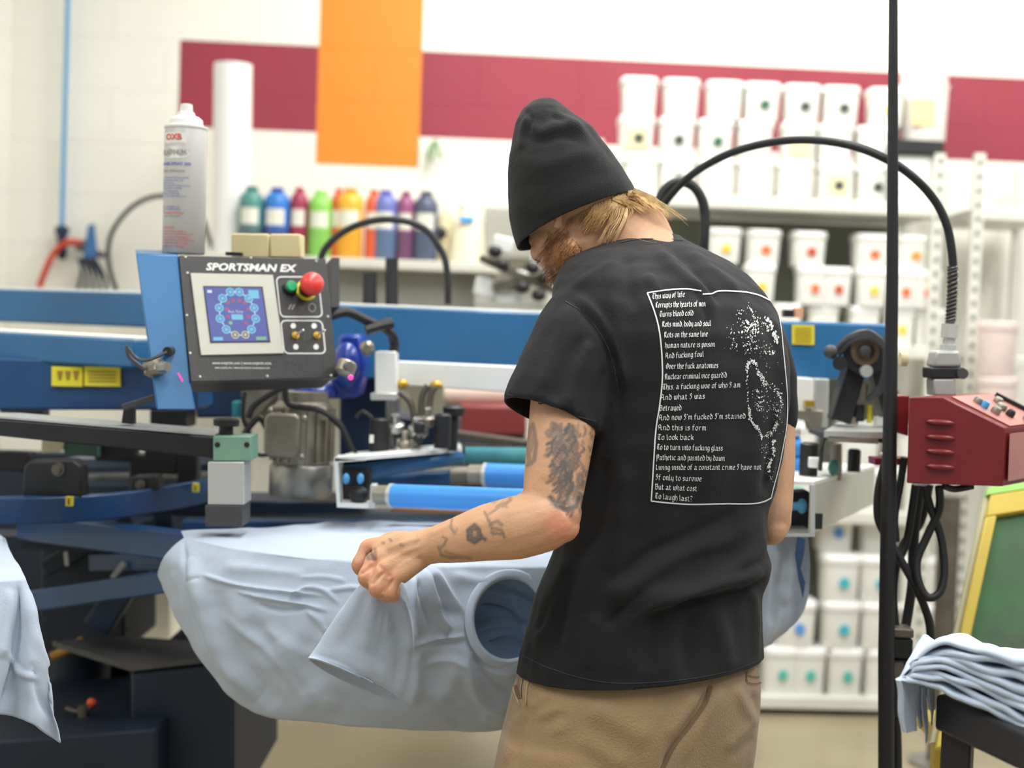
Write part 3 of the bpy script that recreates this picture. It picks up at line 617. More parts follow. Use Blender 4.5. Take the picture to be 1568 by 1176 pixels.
# red bin and pale roll behind
t = thing('red_bin', 'dull red storage bin seen under the white rail behind the sleeve', 'bin', P(755, 700, 4.1))
b = MB(); b.prism([P(700, 620, 4.0), P(806, 620, 4.0), P(806, 668, 4.0), P(700, 668, 4.0)], (0, .3, 0)); b.build('body', mat('dull_red', (134, 52, 48), .5, 0, .1, 4), t, bevel=.01)
b = MB(); b.prism([P(700, 672, 4.0), P(806, 672, 4.0), P(804, 1040, 4.0), P(705, 1040, 4.0)], (0, .3, 0)); b.build('lower_crate', 'navy_deep', t, bevel=.01)
t = thing('fabric_roll', 'cream and pink roll lying on the dull red bin', 'roll', P(755, 605, 4.1))
b = MB(); b.cyl(P(682, 604, 4.12), P(850, 606, 4.12), .032, n=24); b.build('roll', mat('roll_cream', (226, 200, 184), .6, 0, .08, 12), t)
b = MB(); b.cyl(P(680, 604, 4.12), P(684, 604, 4.12), .02, n=24); b.build('core', 'cream', t)
# hoses
b = MB(); b.tube([P(489, 420, 3.45), P(497, 382, 3.45), P(535, 350, 3.45), P(590, 336, 3.45), P(645, 347, 3.45), P(676, 384, 3.45), P(685, 420, 3.45), P(686, 466, 3.45)], .0085); tag(b.build('air_hose', 'black_rubber'), 'black hose arching over the blue beam in front of the ink bottles', 'hose')
b = MB(); b.cyl(P(566, 470, 3.4), P(566, 418, 3.4), .017); part('black_post', 'black_rubber', b)
b = MB(); b.cyl(P(600, 470, 3.4), P(600, 396, 3.4), .0155); part('black_post', 'black_rubber', b)
b = MB(); b.tube([P(500, 486, 2.9), P(530, 478, 2.92), P(560, 490, 2.95), P(592, 505, 2.98), P(603, 520, 3.0), P(603, 540, 3.0)], .010, 8); tag(b.build('cable', 'black_rubber'), 'thick black cable leaving the console\'s right side over the blue beam', 'cable')
b = MB(); b.tube([P(560, 505, 2.95), P(585, 498, 2.96), P(600, 495, 2.97)], .012, 8); part('cable_clip', 'black_metal', b)
# cream box behind base
t = thing('cardboard_box', 'cream box on the floor behind the navy base cabinet', 'box', PZ(240, 1010, .75))
pz = P(235, 1010, 3.9)
b = MB(); b.prism([P(168, 895, 3.9), P(262, 895, 3.9), P(262, 1010, 3.9), P(168, 1010, 3.9)], (0, .25, 0)); b.build('box', mat('box_cream', (216, 210, 190), .6, 0, .1, 10), t, bevel=.006)
b = MB(); b.prism([P(175, 985, 3.8), P(292, 1000, 3.8), P(292, 1018, 3.8), P(175, 1018, 3.8)], (0, .3, 0)); b.build('flap', 'box_cream', t, bevel=.003)
b = MB(); b.prism([P(160, 1019, 3.8), P(300, 1019, 3.8), P(300, 1236, 3.8), P(160, 1236, 3.8)], (0, .3, 0)); b.build('lower_box', 'navy_deep', t)
b = MB(); b.tube([P(80, 1005, 3.3), P(120, 985, 3.3), P(140, 955, 3.35), P(165, 920, 3.4)], .011); tag(b.build('air_hose', mat('hose_rust', (150, 60, 40), .5, 0, 0, 5, col2=(190, 150, 60))), 'red and yellow hose rising beside the cream box', 'hose')
# ---------------- control console ----------------
co = thing('control_console', 'tilted control console with touchscreen and red stop button on blue housing', 'control console', P(300, 628, 2.75))
TL, TR, BR, BL = P(274, 391, 2.62), P(499, 396, 2.77), P(519, 578, 2.69), P(292, 585, 2.54)
U = (TR-TL); Vv = (BL-TL); Nn = Vv.cross(U).normalized()
if Nn.y > 0: Nn = -Nn
def cp(x, y, off=0.0):                    # a point of the photograph on the console's face plane, off metres proud of it
    d = ray(x, y); t = (TL+Nn*off-CAM).dot(Nn)/d.dot(Nn); return CAM+d*t
def plate(b, pts, th, off=0.0): return b.prism([cp(x, y, off) for x, y in pts], Nn*th)
b = MB(); plate(b, [(274, 391), (499, 396), (518, 578), (292, 585)], -.012); fp = b.build('face_plate', 'black_panel', co, bevel=.0015)
b = MB(); b.prism([cp(276, 393, -.0125), cp(496, 398, -.0125), cp(515, 576, -.0125), cp(294, 583, -.0125)], -Nn*.07); b.build('housing', 'black_metal', co, bevel=.003)
b = MB(); b.prism([cp(208, 388, -.004), cp(273, 390, -.004), cp(292, 585, -.004), cp(300, 628, -.004), cp(240, 628, -.004)], (-.028, .1, .012)); b.build('side_housing', 'blue_paint', co, bevel=.003)
b = MB(); b.prism([cp(508, 395, -.09), cp(520, 395, -.09), cp(520, 470, -.09), cp(508, 470, -.09)], -Nn*.05); b.build('rear_box', 'black_metal', co)
b = MB(); plate(b, [(291, 419), (417, 422), (434, 542), (307, 545)], .004); bz_ = b.build('screen_bezel', 'plastic_gray', co, bevel=.001)
b = MB(); plate(b, [(311, 438), (402, 439), (414, 524), (322, 525)], .0008, .0042); b.build('display_surround', 'black_metal', bz_)
def glow(name, c, e): return mat(name, c, .4, emit=e)
glow('lcd_blue', (88, 98, 186), .75); glow('lcd_cyan', (120, 205, 238), .85); glow('lcd_white', (235, 238, 240), .9); glow('lcd_red', (196, 84, 124), .7); glow('lcd_yellow', (225, 215, 130), .8); glow('lcd_lime', (140, 200, 150), .8)
for n in ('lcd_blue', 'lcd_cyan', 'lcd_white', 'lcd_red', 'lcd_yellow', 'lcd_lime'): MATS[n].node_tree.nodes['Principled BSDF'].inputs['Base Color'].default_value = (.01, .01, .02, 1)
b = MB(); plate(b, [(313, 440), (400, 441), (412, 522), (324, 523)], .0004, .0051); sc_ = b.build('lcd_screen', 'lcd_blue', bz_)
# screen coordinates 0..1
S0, S1, S2, S3 = [cp(*q, .0056) for q in ((313, 440), (400, 441), (412, 522), (324, 523))]
def sp(u, v): return S0*(1-u)*(1-v)+S1*u*(1-v)+S2*u*v+S3*(1-u)*v
def disc(b, u, v, r, r2=None, n=16, off=0):
    c = sp(u, v)+Nn*off; e1 = (S1-S0); e2 = (S3-S0)*((S1-S0).length/(S3-S0).length)
    o = [c+(e1*math.cos(2*PI*i/n)+e2*math.sin(2*PI*i/n))*r for i in range(n)]
    if r2 is None: b.add(o, [tuple(range(n-1, -1, -1))])
    else:
        q = [c+(e1*math.cos(2*PI*i/n)+e2*math.sin(2*PI*i/n))*r2 for i in range(n)]; b.add(o+q, [(i, n+i, n+(i+1) % n, (i+1) % n) for i in range(n)])
def srect(b, u0_, v0_, u1_, v1_, off=0):
    b.add([sp(u0_, v0_)+Nn*off, sp(u0_, v1_)+Nn*off, sp(u1_, v1_)+Nn*off, sp(u1_, v0_)+Nn*off], [(0, 1, 2, 3)])
ringpos = [(.44, .08), (.60, .08), (.75, .2), (.82, .38), (.82, .58), (.72, .78), (.29, .2), (.21, .38), (.2, .58), (.28, .78)]
for u, v in ringpos:
    b = MB(); disc(b, u, v, .078, .05); disc(b, u, v, .035); o = b.build('station_symbol', 'lcd_cyan', sc_, smooth=False)
b = MB()
for a, c in (((.44, .08), (.6, .08)), ((.6, .08), (.75, .2)), ((.75, .2), (.82, .38)), ((.82, .38), (.82, .58)), ((.82, .58), (.72, .78)), ((.44, .08), (.29, .2)), ((.29, .2), (.21, .38)), ((.21, .38), (.2, .58)), ((.2, .58), (.28, .78)), ((.28, .78), (.42, .89)), ((.42, .89), (.6, .89)), ((.6, .89), (.72, .78))):
    p, q = sp(*a)+Nn*.0002, sp(*c)+Nn*.0002; d = (q-p).normalized()*.0009; d = Nn.cross(d); m_ = p.lerp(q, .38), p.lerp(q, .62); b.add([m_[0]-d, m_[1]-d, m_[1]+d, m_[0]+d], [(0, 1, 2, 3), (3, 2, 1, 0)])
b.build('link_lines', 'lcd_white', sc_, smooth=False)
for u, v in ((.47, .24), (.58, .24), (.37, .28), (.67, .28), (.34, .4), (.72, .4), (.34, .54), (.7, .54), (.64, .66)):
    b = MB(); disc(b, u, v, .034); b.build('head_symbol', 'lcd_red', sc_, smooth=False)
b = MB(); disc(b, .37, .66, .034); b.build('head_symbol', 'lcd_lime', sc_, smooth=False)
for u in (.42, .6):
    b = MB(); disc(b, u, .88, .07, .05); disc(b, u, .88, .028); b.build('load_symbol', 'lcd_yellow', sc_, smooth=False)
b = MB(); srect(b, .4, .5, .6, .6); srect(b, .76, .04, .94, .2); srect(b, .04, .92, .2, .98); b.build('button_field', 'lcd_cyan', sc_, smooth=False)
b = MB(); srect(b, .78, .92, .96, .98); b.build('green_field', 'lcd_lime', sc_, smooth=False)
b = MB(); srect(b, .04, .05, .12, .1); b.build('home_symbol', 'lcd_white', sc_, smooth=False)
# lettering on a face: maps flat text to a pixel-placed parallelogram on the console plane
def face_text(s, x, y, hpx, wpx, m, name, shear=0, bold=0, off=.0006, parent=None, slope=0.0, mapf=None):
    vs, fs = textmesh(s, 1, 0, shear, bold); xs_ = [v.x for v in vs]; ys_ = [v.y for v in vs]
    w0 = max(xs_)-min(xs_); h0 = .72; xc = (max(xs_)+min(xs_))/2; yc = (max(ys_)+min(ys_))/2
    b = MB(); f = mapf or cp
    b.add([f(x+(v.x-xc)/w0*wpx+0.09*(-(v.y-yc)/h0*hpx), y-(v.y-yc)/h0*hpx+(v.x-xc)/w0*wpx*slope, off) for v in vs], fs)
    return b.build(name, m, parent or fp, smooth=False)
face_text('SPORTSMAN EX', 385, 409.5, 11, 140, 'white_print', 'lettering', shear=.25, bold=.035, slope=.02)
face_text('www.mrprint.com | www.mrprint.com', 370, 556.5, 4.6, 90, 'white_print', 'small_lettering', slope=.005)
face_text('www.mrprint.com | www.mrprint.com | www.mrprint.com', 371, 563.5, 3.4, 84, 'white_print', 'small_lettering', slope=.005)
face_text('Run Time', 361, 477, 4, 22, 'lcd_white', 'screen_text', off=.006, parent=sc_)
def rrect(x0_, y0_, x1_, y1_, sx, r=8, n=5):
    out = []
    for cx, cy, a0 in ((x1_-r, y1_-r, 0), (x0_+r, y1_-r, 90), (x0_+r, y0_+r, 180), (x1_-r, y0_+r, 270)):
        for i in range(n+1):
            a = math.radians(a0+90*i/n); x, y = cx+r*math.cos(a), cy+r*math.sin(a); out.append((x+(y-y0_)*sx, y))
    return out
for (x0_, y0_, x1_, y1_) in ((422, 423, 488, 486), (429, 490, 494, 542)):
    o1 = rrect(x0_, y0_, x1_, y1_, .11); i1 = rrect(x0_+1.8, y0_+1.8, x1_-1.8, y1_-1.8, .11, 6.5)
    b = MB(); n = len(o1); b.add([cp(x, y, .0006) for x, y in o1]+[cp(x, y, .0006) for x, y in i1], [(i, n+i, n+(i+1) % n, (i+1) % n) for i in range(n)]); b.build('white_outline', 'white_print', fp, smooth=False)
Nd = Nn
q = cp(443, 442, 0); b = MB(); b.lathe(q, Nd, [(.013, 0), (.013, .008), (.0115, .009)], 24); gbn = b.build('start_button', 'black_rubber', co)
b = MB(); b.lathe(q+Nd*.0092, Nd, [(.0105, 0), (.0105, .005), (.009, .0065)], 24); b.build('green_cap', mat('btn_green', (0, 158, 98), .35), gbn)
q = cp(468, 445, 0); b = MB(); b.lathe(q, Nd, [(.0205, 0), (.0205, .003)], 28); sb = b.build('stop_button_collar', mat('btn_yellow', (232, 214, 60), .45), co)
b = MB(); b.lathe(q+Nd*.0031, Nd, [(.015, 0), (.015, .012), (.011, .013), (.011, .02)], 24); b.build('stem', 'black_rubber', sb)
b = MB(); b.lathe(q+Nd*.022, Nd, [(.017, 0), (.0215, .004), (.0225, .011), (.021, .019), (.014, .0255), (.004, .028)], 28); tag(b.build('stop_button', mat('btn_red', (226, 62, 56), .4, coat=.2), sb), 'red mushroom stop button')
for x, y in ((452, 514), (485, 514)):
    q = cp(x, y, 0); b = MB(); b.lathe(q, Nd, [(.007, 0), (.007, .003), (.0045, .0032), (.0045, .006)], 16); tg = b.build('toggle_switch', 'brass', co)
    b = MB(); b.tube([q+Nd*.006, q+Nd*.012+V((.004, 0, .002)), q+Nd*.02+V((.008, 0, .004))], .0018, 8); b.build('toggle_lever', 'alu', tg)
for x, y in ((449, 499), (481, 499), (453, 531), (484, 531)):
    b = MB(); n = 10; b.add([cp(x+4.2*math.cos(2*PI*i/n), y+4.4*math.sin(2*PI*i/n), .0006) for i in range(n)], [tuple(range(n-1, -1, -1))]); b.build('round_symbol', 'white_print', fp, smooth=False)
for i in range(2):
    b = MB(); b.add([cp(441+i*5, 474-0, .0006), cp(445+i*5, 466, .0006), cp(447+i*5, 466, .0006), cp(443+i*5, 474, .0006)], [(3, 2, 1, 0)]); b.build('slash_symbol', mat('gray_print', (150, 150, 145), .6), fp, smooth=False)
b = MB(); n = 12; b.add([cp(478+6*math.cos(2*PI*i/n), 471+7*math.sin(2*PI*i/n), .0006) for i in range(n)]+[cp(478+4.6*math.cos(2*PI*i/n), 471+5.5*math.sin(2*PI*i/n), .0006) for i in range(n)], [(i, n+i, n+(i+1) % n, (i+1) % n) for i in range(n)])
b.build('round_symbol', mat('gray_print', (150, 150, 145), .6), fp, smooth=False)
for x, y in ((284, 394), (384, 395), (484, 400), (286, 483), (502, 485), (306, 577), (409, 576), (507, 575), (287, 418), (291, 541)):
    q = cp(x, y, 0); b = MB(); b.lathe(q, Nd, [(.0026, 0), (.0026, .001), (.0015, .0022)], 10); b.build('screw', 'alu', fp)
# sensors and tabs on the housing
def sensor(x, y, mirror, lab):
    Ys_ = 2.66 if mirror else 2.5
    t = thing('photo_sensor', lab, 'sensor', P(x, y, Ys_))
    b = MB(); s_ = -1 if mirror else 1
    a = P(x, y, Ys_+.02); b.lathe(a, V((s_*.3, -.3, -1)), [(.014, -.012), (.019, -.008), (.019, .01), (.012, .016)], 18); b.build('body', 'zinc', t)
    b = MB(); b.cyl(a+V((s_*.01*(0 if mirror else 1), -.01, 0)), a+V((.03 if not mirror else .01, -.024, .002)), .009, n=14); b.build('lens_barrel', 'steel', t)
    return t, a
t, a = sensor(236, 562, False, 'silver sensor with two thin wires on the console\'s blue left side')
b = MB(); b.tube([P(194, 530, 2.5), P(197, 545, 2.5), P(208, 556, 2.5), P(222, 566, 2.5)], .0035, 8); b.build('wire', 'dark_gray', t)
b = MB(); b.tube([P(196, 533, 2.49), P(210, 549, 2.49), P(228, 551, 2.49), P(256, 539, 2.5)], .003, 8); b.build('wire', 'dark_gray', t)
b = MB(); b.cyl(P(256, 538, 2.50), P(262, 537, 2.55), .008, n=12); b.build('grommet', 'black_rubber', t)
b = MB(); q = cp(276, 578, .001); b.prism([q+V((-.005, 0, .007)), q+V((-.003, 0, .007)), q+V((.005, 0, -.007)), q+V((.003, 0, -.007))], Nn*.002); b.build('laser_mark', mat('laser_pink', (255, 60, 150), .5, emit=1.2), t)
t, a = sensor(530, 562, True, 'silver sensor with a pink tip at the console\'s lower right corner')
b = MB(); b.ball(P(537, 578, 2.64), .005, 10); b.build('pink_tip', 'laser_pink', t)
# aerosol can standing on the console housing
q = P(281, 389, 2.68); top = P(285, 196, 2.68)
ct = thing('aerosol_can', 'tall grey aerosol can with a white cap standing on the console', 'spray can', q)
ax = (top-q).normalized(); hcan = (top-q).length; rc = 32.0/F*2.68
mat('can_gray', (186, 184, 180), .4, .08, .05, 6); mat('can_white', (226, 226, 220), .4)
b = MB(); b.lathe(q, ax, [(rc*.96, 0), (rc, .002), (rc, hcan-.002), (rc*.97, hcan)], 40); cb = b.build('body', 'can_gray', ct)
b = MB(); b.lathe(q+ax*hcan, ax, [(rc*1.03, -.002), (rc*1.03, .002), (rc*.8, .005), (rc*.77, .014), (rc*.6, .02), (rc*.42, .022)], 40); b.build('shoulder', 'can_white', ct)
b = MB(); b.lathe(q+ax*(hcan+.022), ax, [(rc*.42, 0), (rc*.38, .006), (rc*.3, .008), (rc*.28, .021), (rc*.2, .022)], 24); b.build('nozzle', 'can_white', ct)
def canp(x, y, off):                      # wrap onto the can's round side
    xc_ = 281+(389-y)*.021; u = (x-xc_)/32.5; u = max(-.98, min(.98, u)); an = math.asin(u)
    h = (389-y)/F*2.68; return q+ax*h+V((math.sin(an), -math.cos(an), 0))*(rc+.0004+off)
def cantext(s, x, y, h, w_, m, name='printed_text', bold=0): return face_text(s, x, y, h, w_, m, name, 0, bold, .0009, cb, 0, canp)
mat('ink_red', (214, 84, 70), .5); mat('ink_blue', (98, 112, 188), .5); mat('ink_gray', (130, 130, 125), .5)
b = MB(); ptz = [(256, 209), (292, 209), (292, 224), (256, 224)]
def wrap(b, x0_, x1_, y0_, y1_, off, n=8):
    vs = [canp(x0_+(x1_-x0_)*i/n, y, off) for i in range(n+1) for y in (y0_, y1_)]
    b.add(vs, [(2*i, 2*i+1, 2*i+3, 2*i+2) for i in range(n)])
wrap(b, 257, 293, 208, 224, 0); b.build('white_field', 'can_white', cb)
b = MB(); n = 20; cs = [canp(274+24*math.cos(2*PI*i/n), 238+9*math.sin(2*PI*i/n), .0) for i in range(n)]; b.add(cs+[canp(274, 238, 0.0004)], [(i, n, (i+1) % n) for i in range(n)]); b.build('oval_field', 'can_white', cb)
cantext('OXB', 273, 215, 9, 26, 'ink_red', bold=.03)
cantext('PLATINUM', 273, 238, 8, 38, 'ink_gray')
cantext('WEB SPRAY 300', 276, 255, 4.5, 46, 'ink_blue', bold=.02)
cantext('Mist Adhesive', 272, 265.5, 4.5, 36, 'ink_gray')
for i, (y, w_) in enumerate(((276, 42), (280, 34), (284, 20), (288, 44), (292, 32), (296, 26), (300, 28), (304, 38), (320, 28), (323.5, 30))):
    cantext(['screen printing textile', 'adhesive for all', 'fabrics', 'high tack formula sprays', 'on pallets evenly', 'no residue', 'fast drying', 'safe for garments use', 'net weight oz', 'net weight grams'][i], 254+w_/2, y, 3, w_, 'ink_blue')
cantext('DANGER EXTREMELY', 272, 329, 3.6, 34, 'ink_red'); cantext('see side panel', 270, 334, 3, 26, 'ink_gray')
for i, (y, w_) in enumerate(((351, 20), (356, 38), (360.5, 46), (365, 42), (369.5, 48), (374, 40), (379, 34))):
    cantext(['DANGER', 'flammable contents', 'under pressure keep out', 'of reach of children', 'vapor may cause flash fire', 'read all warnings', 'before using'][i], 255+w_/2, y, 3.2, w_, 'ink_red')
# tape rolls / cream blocks on top
for (x0_, x1_, lab) in ((354, 412, 'left half of the cream block pair on top of the console'), (413, 460, 'right half of the cream block pair on top of the console')):
    b = MB(); b.prism([P(x0_, 357+(x0_ > 400), 2.78), P(x1_, 358, 2.78), P(x1_, 395, 2.78), P(x0_, 394, 2.78)], (0, .06, 0)); tag(b.build('card_block', 'cream_card', bevel=.003), lab, 'block')
b = MB(); b.box(P(359, 389, 2.69), (.03, .02, .006)); tag(b.build('clip', 'black_metal'), 'small black clip lying on the console edge by the cream block', 'clip')
# ================= right side of the press =================
ph2 = thing('print_head', 'right-hand print head with black A-frame bracket beside the black pole', 'print head', P(1290, 820, 2.9))
b = MB(); b.prism([P(1150, 490, 3.05), P(1360, 496, 3.05), P(1360, 583, 3.05), P(1150, 578, 3.05)], (0, .14, 0)); bm = b.build('print_arm', 'blue_paint', ph2, bevel=.006)
b = MB(); b.prism([P(1213, 497, 3.045), P(1247, 498, 3.045), P(1247, 528, 3.045), P(1213, 527, 3.045)], (0, .004, 0)); sk = b.build('warning_sticker', 'sticker', bm)
b = MB()
for i in range(5): b.prism([P(1217, 502+i*5, 3.043), P(1243, 502+i*5, 3.043), P(1243, 503.2+i*5, 3.043), P(1217, 503.2+i*5, 3.043)], (0, .001, 0))
b.build('printed_text', 'sticker_ink', sk)
b = MB(); b.box(P(1206, 480, 3.1), (.02, .03, .016)); b.build('black_clip', 'black_metal', bm); b = MB(); b.box(P(1222, 479, 3.1), (.018, .03, .02)); b.build('orange_clip', mat('clip_orange', (235, 170, 130), .5), bm)
b = MB(); b.prism([P(1195, 577, 3.0), P(1246, 579, 3.0), P(1246, 642, 3.0), P(1195, 640, 3.0)], (0, .07, 0)); b.build('white_bracket', 'white_paint', ph2, bevel=.003)
b = MB(); b.prism([P(1246.5, 579, 3.02), P(1270, 580, 3.02), P(1268, 655, 3.02), P(1246.5, 652, 3.02)], (0, .06, 0)); b.build('side_bracket', 'alu', ph2, bevel=.003)
b = MB(); b.box(P(1239, 618, 2.985), (.02, .02, .013)); b.build('brass_fitting', 'brass', ph2)
b = MB(); b.prism([P(1208, 625, 2.98), P(1262, 628, 2.98), P(1258, 660, 2.98), P(1240, 660, 2.98), P(1236, 645, 2.98), P(1208, 640, 2.98)], (0, .04, 0)); b.build('clamp_arm', 'zinc', ph2, bevel=.004)
# A frame with roller bearing
af = thing('lift_bracket', 'black A-shaped lift bracket with a round brass bearing on the right beam', 'bracket', P(1325, 680, 2.85))
b = MB(); b.beam(P(1313, 545, 2.85), P(1284, 645, 2.85), .04, .05, upv=(0, 1, 0)); b.build('leg', 'black_metal', af, bevel=.004)
b = MB(); b.beam(P(1340, 540, 2.85), P(1368, 650, 2.85), .04, .05, upv=(0, 1, 0)); b.build('leg', 'black_metal', af, bevel=.004)
b = MB(); b.cyl(P(1326, 540, 2.88), P(1326, 540, 2.80), .044, n=28); b.build('bearing_plate', 'black_metal', af)
b = MB(); b.lathe(P(1324, 538, 2.8), (0, -1, 0), [(.028, 0), (.028, .006), (.019, .006), (.018, .002)], 26); br_ = b.build('bearing', mat('bearing_bronze', (110, 92, 72), .45, .5), af)
b = MB(); b.lathe(P(1324, 538, 2.79), (0, -1, 0), [(.011, 0), (.011, .006), (.006, .008)], 16); b.build('axle', 'dark_gray', br_)
for i, (dx, dy) in enumerate(((0, 0), (2, 8), (-3, 4))):
    b = MB(); b.tube([P(1282+dx, 535+dy, 2.8), P(1300+dx, 516+dy, 2.79), P(1330, 508+dy, 2.78), P(1352, 528+dx, 2.78), P(1355, 560, 2.78), P(1348, 590+dy, 2.8), P(1330, 612, 2.82)], .0055, 8); tag(b.build('cable', 'dark_gray'), ['outermost dark cable looping over the round brass bearing', 'middle dark cable looping over the round brass bearing', 'innermost dark cable looping over the round brass bearing'][i], 'cable')
b = MB(); b.ball(P(1272, 539, 2.78), (.014, .012, .014)); b.build('grommet', 'dark_gray', af)
b = MB(); b.cyl(P(1286, 556, 2.8), P(1286, 556, 2.76), .014, n=20); b.build('round_knob', 'black_rubber', af)
b = MB(); b.lathe(P(1325, 568, 2.8), (0, -1, 0), [(.012, 0), (.012, .012)], 18); b.build('white_bushing', 'alu', af)
# plate, valves
b = MB(); b.prism([P(1262, 660, 2.72), P(1365, 662, 2.72), P(1372, 645, 3.0), P(1290, 642, 3.0)], (0, 0, -.012)); b.build('top_plate', 'alu', ph2)
b = MB(); b.prism([P(1262, 663, 2.74), P(1370, 666, 2.74), P(1370, 680, 2.74), P(1262, 672, 2.74)], (0, .15, 0)); b.build('plate_frame', 'black_metal', ph2, bevel=.003)
b = MB(); b.prism([P(1268, 668, 2.72), P(1345, 672, 2.72), P(1345, 680, 2.72), P(1268, 676, 2.72)], (0, .02, 0)); b.build('pale_strip', 'zinc', ph2)
for x, y, w_, h_, m in ((1313, 632, 20, 26, 'black_rubber'), (1305, 644, 18, 12, 'zinc'), (1331, 634, 8, 28, 'sticker'), (1350, 645, 26, 14, 'white_paint'), (1318, 600, 20, 24, 'zinc')):
    b = MB(); r = w_/2/F*2.85; b.lathe(P(x, y+h_/2, 2.85), (0, 0, 1), [(r, 0), (r, h_/F*2.85)], 16); b.build('valve', m, ph2)
# black air springs + channel box
for x0_, y0_, y1_, w_, Y in ((1223, 680, 735, 28, 2.78), (1293, 690, 722, 20, 2.9)):
    b = MB(); r = w_/2/F*Y; b.lathe(P(x0_+14, y1_, Y), (0, 0, 1), [(r, 0), (r, (y1_-y0_)/F*Y), (r*.7, (y1_-y0_+3)/F*Y)], 18); b.build('air_spring', 'black_rubber', ph2)
b = MB(); b.box(P(1246, 708, 2.75), (.02, .014, .02)); b.build('white_tab', 'white_paint', ph2, bevel=.002)
b = MB(); b.box(P(1254, 712, 2.75), (.007, .014, .012)); b.build('red_tab', mat('tab_red', (200, 70, 60), .5), ph2)
b = MB(); b.cyl(P(1280, 735, 2.85), P(1280, 680, 2.85), .012); b.build('rod', 'zinc', ph2)
b = MB(); b.tube([P(1262, 665, 2.74), P(1258, 690, 2.73), P(1256, 720, 2.74)], .004, 8); b.build('thin_cable', 'black_rubber', ph2)
b = MB(); b.ball(P(1277, 716, 2.8), (.012, .01, .016)); b.build('teal_nut', mat('teal_nut', (90, 160, 150), .4), ph2)
A0, A1 = P(1245, 743, 2.6), P(1340, 716, 3.3)
zc0 = P(1245, 743, 2.6).z; zc1 = P(1245, 818, 2.6).z
b = MB(); b.prism([A0, A1, V((A1.x, A1.y, A1.z-.085)), V((A0.x, A0.y, zc1))], (-.005, .002, 0)); b.build('channel_side', mat('channel_gray', (186, 186, 172), .4, .2, .1, 6), ph2)
b = MB(); b.prism([A0, A1, A1+V((-.16, 0, .0)), A0+V((-.09, 0, 0))], (0, 0, .006)); b.build('channel_top', 'white_paint', ph2)
b = MB(); b.prism([P(1195, 817, 2.6), P(1247, 817, 2.6), P(1247, 822, 2.6), P(1195, 822, 2.6)], (0, .3, 0)); b.prism([P(1241, 743, 2.599), P(1248, 743, 2.599), P(1248, 822, 2.599), P(1241, 822, 2.599)], (0, .01, 0)); b.build('channel_lip', 'alu', ph2)
b = MB(); b.box(P(1252, 798, 2.63), (.016, .01, .028)); b.build('square_hole', 'black_metal', ph2)
b = MB(); b.prism([P(1195, 755, 2.7), P(1240, 752, 2.7), P(1240, 815, 2.7), P(1195, 815, 2.7)], (0, .05, 0)); b.build('clamp_body', 'navy_deep', ph2, bevel=.004)
b = MB(); b.cyl(P(1195, 775, 2.64), P(1228, 775, 2.64), .008); b.ball(P(1228, 775, 2.64), (.01, .01, .014)); b.build('blue_wing_nut', 'wing_blue', ph2)
for x, y, r in ((1205, 685, .02), (1203, 712, .02), (1204, 660, .015)):
    b = MB(); b.cyl(P(x-30, y, 2.95), P(x+20, y, 2.95), r); b.build('cross_tube', 'tube_blue' if y > 670 else 'alu', ph2)
# ---------------- black hanging pole ----------------
pl = thing('hanging_pole', 'slim black pole running the full height of the frame at right', 'pole', P(1358, 1250, 2.55))
b = MB(); b.tube([P(1368, -60, 2.55)+(P(1368, -60, 2.55)-P(1366.5, 420, 2.55))*2.8, P(1368, -60, 2.55), P(1366.5, 420, 2.55), P(1361, 760, 2.55)], .0, 16, False, rs=[.0072, .0075, .0105, .0135]); b.build('upper_pole', 'black_rubber', pl)
b = MB(); b.tube([P(1361, 750, 2.55), P(1357, 1000, 2.55), PZ(1354, 1440, 0.0) if False else P(1357, 1440, 2.55)], .0, 16, False, rs=[.0138, .0145, .0145]); b.build('lower_pole', 'black_rubber', pl)
b = MB(); b.prism([P(1366, 1010, 2.56), P(1398, 1010, 2.56), P(1396, 1100, 2.56), P(1366, 1100, 2.56)], (0, .04, 0)); b.build('junction_box', 'black_metal', pl, bevel=.004)
b = MB(); b.prism([P(1364, 962, 2.55), P(1400, 964, 2.55), P(1400, 978, 2.55), P(1364, 976, 2.55)], (0, .05, 0)); b.build('clamp_top', 'zinc_dark', pl, bevel=.003)
b = MB(); b.prism([P(1366, 978.5, 2.555), P(1399, 979, 2.555), P(1398, 1009, 2.555), P(1366, 1009, 2.555)], (0, .045, 0)); b.build('clamp_box', 'black_metal', pl, bevel=.003)
b = MB(); b.prism([P(1364, 1016, 2.548), P(1384, 1016, 2.548), P(1384, 1040, 2.548), P(1364, 1040, 2.548)], (0, .011, 0)); b.build('pale_label', 'zinc_dark', pl)
b = MB(); b.tube([P(1372, 1100, 2.57), P(1374, 1200, 2.57), P(1372, 1440, 2.57)], .009); b.build('side_cord', 'black_rubber', pl)
# ---------------- red control box ----------------
rb_ = thing('flash_cure_controller', 'red metal control box with louvred side and sloping switch panel', 'control box', P(1460, 745, 2.5))
YB = 2.5
prof = [(1392, 608), (1444, 608), (1539, 656), (1535, 745), (1388, 740)]
b = MB(); b.prism([P(x, y, YB) for x, y in prof], (.03, .0, 0)) if False else b.prism([P(x, y, YB) for x, y in prof], (.14, .16, .004))
b.build('body', 'red_paint', rb_, bevel=.002)
for y in (647, 670, 692, 715):
    b = MB(); b.ball(P(1440, y, YB-.003), (.026, .008, .0062), 16, Matrix.Rotation(.04, 3, 'Y')); b.build('louvre', 'red_paint', rb_)
